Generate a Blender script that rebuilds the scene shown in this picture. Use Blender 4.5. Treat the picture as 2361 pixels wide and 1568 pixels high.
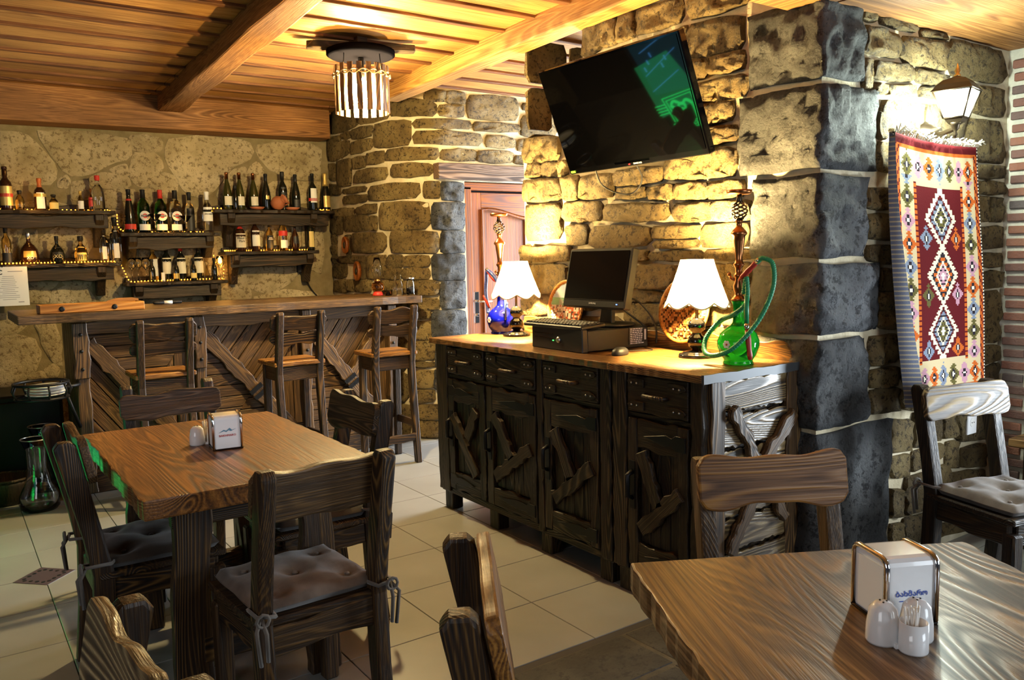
import bpy, bmesh, math, random, json
from mathutils import Matrix, Vector, noise as mnoise
PI = math.pi
for o in list(bpy.data.objects): bpy.data.objects.remove(o)
S = bpy.context.scene
COL = S.collection
# ------------------------------------------------------------------ camera
H = 1.4211
cd = bpy.data.cameras.new('camera'); cam = bpy.data.objects.new('camera', cd); COL.objects.link(cam)
cd.sensor_width = 36; cd.lens = 36 * 1897.17 / 2361; cd.clip_start = .02; cd.clip_end = 60
RC = ((0.8195126, 0.0765498, -0.5679253), (-0.5726508, 0.0718951, -0.8166408), (-0.0216826, 0.9944703, 0.1027553))
cam.matrix_world = Matrix(((*RC[0], 0), (*RC[1], 0), (*RC[2], H), (0, 0, 0, 1)))
cd.dof.use_dof = False
S.camera = cam
# ------------------------------------------------------------------ world, exposure, large lights
S.view_settings.view_transform = 'Standard'; S.view_settings.look = 'None'
S.view_settings.exposure = 0.0; S.view_settings.gamma = 1; S.view_settings.use_curve_mapping = False
W = bpy.data.worlds.new('world'); S.world = W; W.use_nodes = True
W.node_tree.nodes['Background'].inputs[0].default_value = (.75, .8, 1, 1)
W.node_tree.nodes['Background'].inputs[1].default_value = .03
def area(name, loc, target, sx, sy, power, col):
    l = bpy.data.lights.new(name, 'AREA'); l.shape = 'RECTANGLE'; l.size = sx; l.size_y = sy; l.energy = power; l.color = col
    o = bpy.data.objects.new(name, l); COL.objects.link(o); o.location = loc
    o.rotation_euler = (Vector(target) - Vector(loc)).to_track_quat('-Z', 'Y').to_euler(); return o
area('corridor_window', (5.6, 4.75, 1.25), (2.6, 4.9, .9), 1.1, 2.0, 520, (.86, .94, 1))
area('window_light', (2.6, -2.6, 1.7), (2.2, 2, .9), 1.6, 1.4, 75, (.82, .92, 1))
area('added_side_light', (4.72, .72, .74), (3.2, 1.9, .45), .8, .85, 140, (.8, .91, 1))  # unseen source, added to brighten the lower right wall and chair
area('window_light', (-2.4, .2, 1.9), (1.2, 3.2, .4), 1.8, 1.4, 36, (.95, .97, 1))
def point(name, loc, power, col, r=.03, parent=None):
    l = bpy.data.lights.new(name, 'POINT'); l.energy = power; l.color = col; l.shadow_soft_size = r
    o = bpy.data.objects.new(name, l); COL.objects.link(o); o.location = loc
    if parent: o.parent = parent
    return o
BULB_E, BULBC_E, LANT_W, NEON_W = 9000, 4000, 60, 1.4
c = S.cycles
c.use_denoising = True; c.max_bounces = 8; c.diffuse_bounces = 4; c.glossy_bounces = 4; c.transmission_bounces = 8; c.transparent_max_bounces = 12
c.caustics_reflective = False; c.caustics_refractive = False; c.sample_clamp_indirect = 6; c.blur_glossy = .5
# ------------------------------------------------------------------ materials
class NT:
    def __init__(s, name):
        s.m = bpy.data.materials.new(name); s.m.use_nodes = True; s.t = s.m.node_tree
        s.b = s.t.nodes['Principled BSDF']
    def n(s, typ, **kw):
        nd = s.t.nodes.new('ShaderNode' + typ)
        for k, v in kw.items():
            if k.startswith('i_'):
                key = k[2:]; key = int(key) if key.isdigit() else key.replace('_', ' ')
                s.put(nd.inputs[key], v)
            else: setattr(nd, k, v)
        return nd
    def put(s, sock, v):
        if isinstance(v, bpy.types.NodeSocket): s.t.links.new(v, sock)
        else: sock.default_value = v
    def set(s, **kw):
        for k, v in kw.items(): s.put(s.b.inputs[k.replace('_', ' ')], v)
    def math(s, op, a, b=0.0):
        nd = s.n('Math', operation=op); s.put(nd.inputs[0], a); s.put(nd.inputs[1], b); return nd.outputs[0]
    def ramp(s, f, stops, interp='LINEAR'):
        nd = s.n('ValToRGB'); cr = nd.color_ramp; cr.interpolation = interp
        while len(cr.elements) < len(stops): cr.elements.new(.5)
        for e, (p, col) in zip(cr.elements, stops): e.position = p; e.color = (*col, 1) if len(col) == 3 else col
        s.put(nd.inputs[0], f); return nd.outputs[0]
    def mix(s, f, a, b, typ='MIX'):
        nd = s.n('Mix', data_type='RGBA', blend_type=typ); s.put(nd.inputs[0], f)
        s.put(nd.inputs[6], a if not isinstance(a, tuple) else (*a, 1)); s.put(nd.inputs[7], b if not isinstance(b, tuple) else (*b, 1)); return nd.outputs[2]
    def noise(s, vec, scale, detail=2, rough=.5, dist=0):
        nd = s.n('TexNoise'); s.put(nd.inputs['Vector'], vec); nd.inputs['Scale'].default_value = scale; nd.inputs['Detail'].default_value = detail
        nd.inputs['Roughness'].default_value = rough; nd.inputs['Distortion'].default_value = dist; return nd.outputs[0]
    def bump(s, h, strength, dist, normal=None):
        nd = s.n('Bump'); nd.inputs['Strength'].default_value = strength; nd.inputs['Distance'].default_value = dist; s.put(nd.inputs['Height'], h)
        if normal: s.put(nd.inputs['Normal'], normal)
        s.put(s.b.inputs['Normal'], nd.outputs[0]); return nd.outputs[0]
    def scaled(s, vec, sc):
        nd = s.n('VectorMath', operation='MULTIPLY'); s.put(nd.inputs[0], vec); nd.inputs[1].default_value = sc; return nd.outputs[0]
def plain(name, col, rough=.5, metal=0, spec=.5, emit=None, es=0, trans=0, ior=1.45, alpha=1, coat=0, sheen=0):
    t = NT(name); t.set(Base_Color=(*col, 1), Roughness=rough, Metallic=metal, Specular_IOR_Level=spec, Transmission_Weight=trans, IOR=ior, Coat_Weight=coat, Sheen_Weight=sheen)
    if emit: t.set(Emission_Color=(*emit, 1), Emission_Strength=es)
    return t.m
def wood(name, dark, mid, light, k=9, stretch=(.6, 6.5, 6.5), rough=.5, bump=.35, spec=.35, line=.42, coat=0, base=.1):
    t = NT(name); a = t.n('Attribute', attribute_name='wuv').outputs['Vector']
    n1 = t.noise(t.scaled(a, stretch), 1.0, 1.2, .35, .15)
    ring = t.math('MULTIPLY', t.math('SINE', t.math('MULTIPLY', n1, 6.283 * k * 4.2)), .5); ring = t.math('POWER', t.math('ADD', ring, .5), 1.6)
    fib = t.noise(t.scaled(a, (3.5, 150, 150)), 1.0, 3, .65); fine = t.math('ADD', t.math('MULTIPLY', t.math('SINE', t.math('MULTIPLY', n1, 6.283 * k * 9)), .05), fib)
    blot = t.noise(t.scaled(a, (1.6, 5, 5)), 1.0, 2)
    mask = t.math('MULTIPLY', t.ramp(t.noise(t.scaled(a, (.35, 4.5, 4.5)), 1.0, 1), [(.44, (base,) * 3), (.6, (1, 1, 1))]), line)
    v = t.math('ADD', t.math('MULTIPLY', ring, mask), t.math('MULTIPLY', fine, t.math('SUBTRACT', 1.0, mask)))
    col = t.ramp(v, [(.22, dark), (.5, mid), (.78, light)])
    sh = t.ramp(blot, [(.3, (.62, .6, .58)), (.65, (1, 1, 1))])
    oi = t.n('ObjectInfo').outputs['Random']
    tint = t.ramp(oi, [(0, (.78, .76, .74)), (1, (1.0, 1.0, 1.0))])
    col = t.mix(1.0, t.mix(1.0, col, sh, 'MULTIPLY'), tint, 'MULTIPLY')
    t.set(Base_Color=col, Specular_IOR_Level=spec, Coat_Weight=coat, Coat_Roughness=.25)
    t.set(Roughness=t.ramp(v, [(.2, (rough + .2,) * 3), (.8, (rough - .08,) * 3)]))
    t.bump(v, bump, .004); return t.m
WD = wood('dark_stained_pine', (.006, .003, .0015), (.04, .02, .008), (.17, .092, .03), k=10, rough=.4, bump=.5, line=.45)
WDK = wood('black_stained_pine', (.004, .003, .0015), (.024, .014, .006), (.1, .058, .022), k=11, rough=.45, bump=.7)
WT = wood('table_pine', (.04, .014, .003), (.2, .08, .018), (.44, .2, .05), k=9, stretch=(.45, 5.2, 5.2), rough=.36, bump=.35, coat=.25, line=.5, base=.2)
WT2 = wood('grey_brown_table_pine', (.045, .02, .006), (.2, .105, .034), (.44, .26, .1), k=6, stretch=(.75, 5, 5), rough=.34, bump=.3, coat=.3, line=.55, base=.4)
WC = wood('honey_ceiling_pine', (.22, .085, .016), (.43, .21, .052), (.6, .34, .105), k=5, stretch=(.5, 8, 8), rough=.55, bump=.4, line=.25)
WCD = wood('brown_beam_pine', (.13, .048, .01), (.3, .13, .033), (.48, .23, .065), k=5, stretch=(.45, 8, 8), rough=.55, bump=.5, line=.3)
WCAB = wood('sideboard_top_pine', (.05, .02, .005), (.17, .078, .02), (.32, .165, .05), k=9, rough=.3, bump=.25, coat=.3)
WB = wood('bar_pine', (.014, .007, .003), (.085, .046, .018), (.27, .155, .06), k=9, rough=.4, bump=.5, line=.32)
WCH = wood('warm_chair_pine', (.06, .022, .005), (.26, .11, .022), (.46, .23, .055), k=8, rough=.38, bump=.35, line=.45, base=.2)
WGR = wood('daylit_grain_pine', (.03, .018, .008), (.14, .09, .038), (.42, .31, .15), k=8, stretch=(.8, 6, 6), rough=.3, bump=.6, spec=.5, line=.6, base=.5)  # pale grain tone carries the daylight glare on these boards
WDOOR = wood('orange_door_wood', (.08, .017, .002), (.24, .062, .007), (.38, .125, .02), k=3, stretch=(.4, 9, 9), rough=.36, bump=.2, coat=.15, line=.3)
WBOX = wood('bright_orange_pine', (.3, .11, .015), (.52, .22, .035), (.62, .3, .06), k=5, rough=.4, bump=.2)
WCG = wood('shadowy_brown_pine', (.06, .02, .004), (.15, .052, .01), (.26, .1, .022), k=5, stretch=(.45, 8, 8), rough=.6, bump=.4, line=.3)  # brown stain, kept dark to carry the shade line between ceiling boards
def stone(name, cols, pit, bump=1.0, dist=.02, sc=1.0, rnd=(.72, 1.1)):
    t = NT(name); p = t.n('NewGeometry').outputs['Position']
    big = t.noise(p, 5 * sc, 3, .55); fine = t.noise(p, 34 * sc, 8, .78); vf = t.noise(p, 120 * sc, 3, .65)
    vor = t.n('TexVoronoi', i_Scale=75 * sc, i_Vector=p).outputs[0]
    h = t.math('ADD', t.math('MULTIPLY', fine, .75), t.math('MULTIPLY', vf, .22))
    h = t.math('ADD', h, t.math('MULTIPLY', t.math('MINIMUM', vor, .45), .25)); h = t.math('ADD', h, t.math('MULTIPLY', t.noise(p, 14 * sc, 3, .6), .45))
    col = t.ramp(big, [(.3, cols[0]), (.5, cols[1]), (.7, cols[2])])
    pitf = t.ramp(fine, [(.425, (1, 1, 1)), (.475, (0, 0, 0))])
    col = t.mix(t.math('MULTIPLY', pitf, .85), col, pit)
    oi = t.n('ObjectInfo').outputs['Random']
    col = t.mix(1.0, col, t.ramp(oi, [(0, (rnd[0],) * 3), (.5, ((rnd[0] + rnd[1]) / 2, (rnd[0] + rnd[1]) / 2 * .98, (rnd[0] + rnd[1]) / 2 * .92)), (1, (rnd[1],) * 3)]), 'MULTIPLY')
    t.set(Base_Color=col, Roughness=.72, Specular_IOR_Level=.35); t.bump(h, bump, dist); return t.m
ST = stone('tan_tuff_stone', ((.15, .1, .038), (.28, .195, .075), (.41, .305, .13)), (.035, .022, .01), 1, .075, rnd=(.62, 1.12))
SDK = stone('dark_basalt_stone', ((.03, .032, .037), (.08, .085, .093), (.19, .2, .212)), (.008, .008, .01), 1, .085, .75, (.8, 1.15))
SBW = stone('pale_limestone_slab', ((.38, .3, .16), (.54, .44, .26), (.68, .57, .37)), (.2, .14, .065), .9, .03, .9, (.88, 1.08))
def mortar(name, c1, c2):
    t = NT(name); p = t.n('NewGeometry').outputs['Position']
    col = t.ramp(t.noise(p, 9, 4, .6), [(.3, c1), (.7, c2)]); t.set(Base_Color=col, Roughness=.85, Specular_IOR_Level=.2)
    t.bump(t.noise(p, 60, 4, .65), .6, .008); return t.m
MO = mortar('cream_mortar', (.42, .35, .22), (.62, .54, .38))
MOB = mortar('grey_tan_mortar', (.17, .13, .06), (.27, .215, .115))
MOW = mortar('pale_brick_mortar', (.5, .47, .38), (.68, .64, .54))
def brickm():
    t = NT('red_brick'); p = t.n('NewGeometry').outputs['Position']; oi = t.n('ObjectInfo').outputs['Random']
    col = t.ramp(oi, [(0, (.09, .075, .075)), (.3, (.17, .075, .055)), (.65, (.26, .085, .045)), (1, (.33, .13, .07))])
    col = t.mix(t.math('MULTIPLY', t.noise(p, 45, 4, .6), .55), col, (.16, .12, .11)); t.set(Base_Color=col, Roughness=.8); t.bump(t.noise(p, 90, 4), .6, .006); return t.m
BRK = brickm()
def tilem():
    t = NT('beige_floor_tile'); p = t.n('NewGeometry').outputs['Position']; oi = t.n('ObjectInfo').outputs['Random']
    col = t.ramp(t.noise(p, 3, 3), [(.3, (.21, .205, .188)), (.7, (.255, .25, .232))]); col = t.mix(1.0, col, t.ramp(oi, [(0, (.93,) * 3), (1, (1, 1, 1))]), 'MULTIPLY')
    t.set(Base_Color=col, Roughness=.28, Specular_IOR_Level=.5); t.bump(t.noise(p, 120, 2), .05, .002); return t.m
TILE = tilem()
GROUT = plain('dark_grout', (.035, .03, .025), .9)
SLATE = stone('dark_slate', ((.018, .015, .012), (.036, .031, .025), (.065, .058, .047)), (.012, .01, .008), .5, .01, .8)
SLJ = mortar('slate_joint', (.05, .043, .03), (.1, .085, .06))
BLK = plain('black_plastic', (.009, .009, .01), .5, spec=.3); BLKG = plain('gloss_black', (.004, .004, .005), .06, spec=.6); SCR = plain('black_screen', (.003, .003, .004), .12, spec=.5)
TVS = plain('television_glass', (.002, .002, .0025), .03, spec=.55)
IRON = plain('wrought_iron', (.012, .012, .013), .45, .6); CHR = plain('chrome', (.75, .75, .76), .12, 1); STEEL = plain('brushed_steel', (.55, .55, .56), .3, 1)
BRASS = plain('brass', (.75, .45, .16), .22, 1); COPPER = plain('copper', (.38, .15, .055), .28, 1); BRONZE = plain('dark_bronze', (.05, .035, .02), .35, .8)
WHT = plain('white_plastic', (.8, .8, .8), .3); PAPER = plain('white_paper', (.82, .82, .8), .7); CER = plain('white_ceramic', (.83, .84, .85), .15, coat=.4)
LABW = plain('cream_label', (.75, .7, .55), .6); LABWH = plain('white_label', (.8, .79, .75), .6); LABG = plain('gold_label', (.6, .42, .12), .35, .4); LABR = plain('red_label', (.5, .03, .02), .5)
LABK = plain('black_label', (.015, .015, .015), .5); LABY = plain('yellow_label', (.72, .55, .2), .6); INK = plain('black_ink', (.01, .01, .01), .6); INKB = plain('blue_ink', (.03, .08, .42), .6); INKR = plain('red_ink', (.5, .04, .04), .6); INKW = plain('white_ink', (.8, .8, .8), .6)
def glass(name, col, rough=.02): return plain(name, col, rough, trans=1, ior=1.45)
GL = glass('clear_glass', (.96, .98, .97)); GLG = glass('green_bottle_glass', (.03, .22, .04)); GLA = glass('amber_glass', (.75, .3, .05)); GLO = glass('golden_glass', (.9, .62, .2))
GLK = plain('dark_bottle_glass', (.006, .007, .005), .07, spec=.6); GLBR = plain('dark_brown_bottle_glass', (.03, .01, .004), .08, spec=.6); GLOL = plain('olive_bottle_glass', (.03, .03, .006), .08, spec=.6)
GRNV = plain('emerald_glass', (.01, .5, .04), .05, trans=.6, ior=1.3); BLUV = plain('cobalt_glass', (.001, .002, .14), .06, spec=.5)
GRNH = plain('green_hose', (.01, .22, .09), .4); BLUH = plain('blue_hose', (.03, .06, .3), .4); REDH = plain('red_grip', (.35, .03, .02), .35)
def clothm(name, c1, c2):
    t = NT(name); p = t.n('NewGeometry').outputs['Position']; t.set(Base_Color=t.ramp(t.noise(p, 14, 3), [(.3, c1), (.7, c2)]), Roughness=.75, Sheen_Weight=.25, Specular_IOR_Level=.2); t.bump(t.noise(p, 420, 2), .25, .002); return t.m
CUSH = clothm('taupe_velvet', (.075, .056, .042), (.15, .12, .095)); CUSHD = clothm('brown_velvet', (.022, .014, .009), (.045, .03, .018)); TIE = clothm('taupe_ribbon', (.1, .085, .07), (.15, .13, .11))
def shadem():
    t = NT('cream_lampshade'); tr = t.n('BsdfTranslucent', i_0=(.98, .88, .62, 1)); df = t.n('BsdfDiffuse', i_0=(.85, .75, .5, 1)); em = t.n('MixShader', i_0=.3)
    t.put(em.inputs[1], tr.outputs[0]); t.put(em.inputs[2], df.outputs[0]); t.put(t.t.nodes['Material Output'].inputs[0], em.outputs[0]); return t.m
SHADE = shadem()
def emis(name, col, s): return plain(name, (.0, .0, .0), .5, emit=col, es=s)
E_BULB = emis('warm_bulb', (1, .68, .26), BULB_E); E_BULBC = emis('ceiling_bulb', (1, .75, .33), BULBC_E); E_LED = emis('amber_led', (1, .36, .03), 9); E_COOL = emis('cool_lamp_glass', (.8, 1, .95), 30); E_G = emis('green_neon', (.02, 1, .15), 9); E_B = emis('blue_neon', (.1, .45, 1), 5)
E_GL = emis('green_led', (.05, 1, .1), 4); E_R = emis('red_led', (1, .03, .02), 4); E_BL = emis('blue_led', (.1, .2, 1), 6); E_Y = emis('yellow_green_led', (.6, 1, .05), 2); E_TEAL = emis('teal_panel', (.02, .22, .3), 1.0)
def vcol(name, rough=.9, bump=.0):
    t = NT(name); t.set(Base_Color=t.n('Attribute', attribute_name='print').outputs['Color'], Roughness=rough, Specular_IOR_Level=.1)
    if bump: t.bump(t.noise(t.n('NewGeometry').outputs['Position'], 260, 2), bump, .002)
    return t.m
RUGM = vcol('woven_wool', .95, .4); PAINT = vcol('painted_ceramic', .35); PAINT2 = vcol('carved_relief', .4)
# ------------------------------------------------------------------ mesh building
rnd = random.Random(7)
def fr(o, ex, ey, ez=None):
    ex = Vector(ex).normalized(); ey = Vector(ey); ey = (ey - ex * ex.dot(ey)).normalized(); ez = ex.cross(ey)
    return Matrix(((ex.x, ey.x, ez.x, o[0]), (ex.y, ey.y, ez.y, o[1]), (ex.z, ey.z, ez.z, o[2]), (0, 0, 0, 1)))
def T(x=0, y=0, z=0, rz=0): return Matrix.Translation((x, y, z)) @ Matrix.Rotation(rz, 4, 'Z')
ID = Matrix.Identity(4)
class wob:
    def __init__(s, amp, f, seed): r = random.Random(seed); s.t = [(amp * r.uniform(.4, 1) / (i + 1) ** .5, f * (1 + .8 * i) * r.uniform(.7, 1.3), r.uniform(0, 6.3)) for i in range(3)]
    def __call__(s, x): return sum(a * math.sin(w * x + p) for a, w, p in s.t)
class MB:
    def __init__(s): s.v = []; s.f = []; s.w = []; s.sm = []; s.off = Vector((rnd.uniform(0, 40), rnd.uniform(0, 40), rnd.uniform(0, 40)))
    def add(s, vs, fs, M=ID, g=0, smooth=False):
        b = len(s.v)
        for v in vs:
            v = Vector(v); s.v.append(M @ v); s.w.append(Vector((v[g], v[(g + 1) % 3], v[(g + 2) % 3])) + s.off)
        for f in fs: s.f.append(tuple(b + i for i in f)); s.sm.append(smooth)
        return s
    def newgrain(s): s.off = Vector((rnd.uniform(0, 40), rnd.uniform(0, 40), rnd.uniform(0, 40))); return s
    def prism(s, poly, z0, z1, M=ID, g=0, smooth=False):
        n = len(poly); vs = [(x, y, z0) for x, y in poly] + [(x, y, z1) for x, y in poly]
        fs = [tuple(range(n - 1, -1, -1)), tuple(range(n, 2 * n))]
        s.add(vs, fs, M, g); b = len(s.v) - 2 * n
        for i in range(n): j = (i + 1) % n; s.f.append((b + i, b + j, b + n + j, b + n + i)); s.sm.append(smooth)
        return s
    def box(s, c, d, M=ID, g=None):
        x, y, z = c; a, b2, e = d[0] / 2, d[1] / 2, d[2] / 2
        if g is None: g = max(range(3), key=lambda i: d[i])
        vs = [(x + sx * a, y + sy * b2, z + sz * e) for sz in (-1, 1) for sx, sy in ((-1, -1), (1, -1), (1, 1), (-1, 1))]
        return s.add(vs, [(3, 2, 1, 0), (4, 5, 6, 7), (0, 1, 5, 4), (1, 2, 6, 5), (2, 3, 7, 6), (3, 0, 4, 7)], M, g)
    def lathe(s, prof, n=20, M=ID, smooth=True, caps=True, sx=1, sy=1):
        m = len(prof); vs = [(r * sx * math.cos(2 * PI * i / n), r * sy * math.sin(2 * PI * i / n), z) for r, z in prof for i in range(n)]
        fs = [(j * n + i, j * n + (i + 1) % n, (j + 1) * n + (i + 1) % n, (j + 1) * n + i) for j in range(m - 1) for i in range(n)]
        s.add(vs, fs, M, 2, smooth); b = len(s.v) - m * n
        if caps:
            s.f.append(tuple(b + i for i in range(n - 1, -1, -1))); s.sm.append(False)
            s.f.append(tuple(b + (m - 1) * n + i for i in range(n))); s.sm.append(False)
        return s
    def tube(s, pts, r, n=8, M=ID, closed=False, taper=None):
        pts = [Vector(p) for p in pts]; m = len(pts); ref = None; b = len(s.v)
        for i, p in enumerate(pts):
            a = pts[(i - 1) % m] if (closed or i > 0) else p; c2 = pts[(i + 1) % m] if (closed or i < m - 1) else p
            t = (c2 - a).normalized()
            if ref is None: ref = t.orthogonal().normalized()
            ref = (ref - t * t.dot(ref)).normalized(); bi = t.cross(ref); rr = r if taper is None else r * taper[i]
            for k in range(n):
                q = p + (ref * math.cos(2 * PI * k / n) + bi * math.sin(2 * PI * k / n)) * rr; s.v.append(M @ q); s.w.append(Vector((i * .05, q.x, q.y)) + s.off)
        for i in range(m if closed else m - 1):
            for k in range(n): j = (i + 1) % m; s.f.append((b + i * n + k, b + i * n + (k + 1) % n, b + j * n + (k + 1) % n, b + j * n + k)); s.sm.append(True)
        if not closed: s.f.append(tuple(b + k for k in range(n - 1, -1, -1))); s.sm.append(False); s.f.append(tuple(b + (m - 1) * n + k for k in range(n))); s.sm.append(False)
        return s
    def plank(s, L, Wd, Th, M=ID, amp=.006, seed=0, n=18, f=14, rnd_end=.0, taper=1.0):
        """board along local x, width y, thickness z, with live wavy edges"""
        a, b = wob(amp, f, seed * 2 + 1), wob(amp, f, seed * 2 + 2); lo = []; hi = []
        for i in range(n + 1):
            x = -L / 2 + L * i / n; e = 1.0
            if rnd_end: d = min(i, n - i) * L / n; e = 1 - rnd_end * max(0, 1 - d / (.06 * L + 1e-6)) ** 2
            wd = Wd / 2 * (1 + (taper - 1) * i / n)
            lo.append((x, -wd * e + a(x))); hi.append((x, wd * e + b(x)))
        return s.prism(lo + hi[::-1], -Th / 2, Th / 2, M)
    def build(s, name, m, parent=None, bevel=0, bseg=1, smooth_all=False):
        me = bpy.data.meshes.new(name); me.from_pydata([tuple(v) for v in s.v], [], s.f)
        me.polygons.foreach_set('use_smooth', [bool(x) or smooth_all for x in s.sm])
        at = me.attributes.new('wuv', 'FLOAT_VECTOR', 'POINT'); at.data.foreach_set('vector', [c for w in s.w for c in w])
        if bevel:
            bm = bmesh.new(); bm.from_mesh(me)
            ed = [e for e in bm.edges if len(e.link_faces) == 2 and e.calc_face_angle(0) > .6]
            bmesh.ops.bevel(bm, geom=ed, offset=bevel, segments=bseg, affect='EDGES', profile=.6, clamp_overlap=True); bm.to_mesh(me); bm.free()
        me.materials.append(m); o = bpy.data.objects.new(name, me); COL.objects.link(o)
        if parent is not None: o.parent = parent
        return o
def thing(name, label, cat, M=ID, group=None):
    o = bpy.data.objects.new(name, None); COL.objects.link(o); o.empty_display_size = .05; o.matrix_world = M; o['label'] = label; o['category'] = cat
    if group: o['group'] = group
    return o
def tag(o, label, cat, group=None):
    o['label'] = label; o['category'] = cat
    if group: o['group'] = group
    return o
def struct(o): o['kind'] = 'structure'; return o
def copy_tree(o):
    c = o.copy(); COL.objects.link(c)
    for ch in list(o.children):
        k = ch.copy(); COL.objects.link(k); k.parent = c
        for g in ch.children: d = g.copy(); COL.objects.link(d); d.parent = k
    return c
TEXTS = []
def text(body, size, M, m, parent, name='lettering', ext=.0004, align='CENTER', sx=1.0):
    cu = bpy.data.curves.new(name, 'FONT'); cu.body = body; cu.size = size; cu.extrude = ext; cu.align_x = align; cu.align_y = 'CENTER'; cu.resolution_u = 2
    cu.materials.append(m); o = bpy.data.objects.new(name, cu); COL.objects.link(o); o.parent = parent; o.matrix_basis = M @ Matrix.Diagonal((sx, 1, 1, 1)); TEXTS.append(o); return o
def arc(c, r, a0, a1, n, plane='xz', z=0):
    out = []
    for i in range(n + 1):
        a = a0 + (a1 - a0) * i / n; u, v = c[0] + r * math.cos(a), c[1] + r * math.sin(a); out.append((u, z, v) if plane == 'xz' else (u, v, z) if plane == 'xy' else (z, u, v))
    return out
def spline(pts, n=8):
    P = [Vector(p) for p in pts]; P = [P[0] * 2 - P[1]] + P + [P[-1] * 2 - P[-2]]; out = []
    for i in range(1, len(P) - 2):
        for k in range(n):
            t = k / n; a, b, c2, d = P[i - 1:i + 3]; out.append(.5 * ((2 * b) + (c2 - a) * t + (2 * a - 5 * b + 4 * c2 - d) * t * t + (3 * b - a - 3 * c2 + d) * t ** 3))
    return out + [P[-2]]
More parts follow.
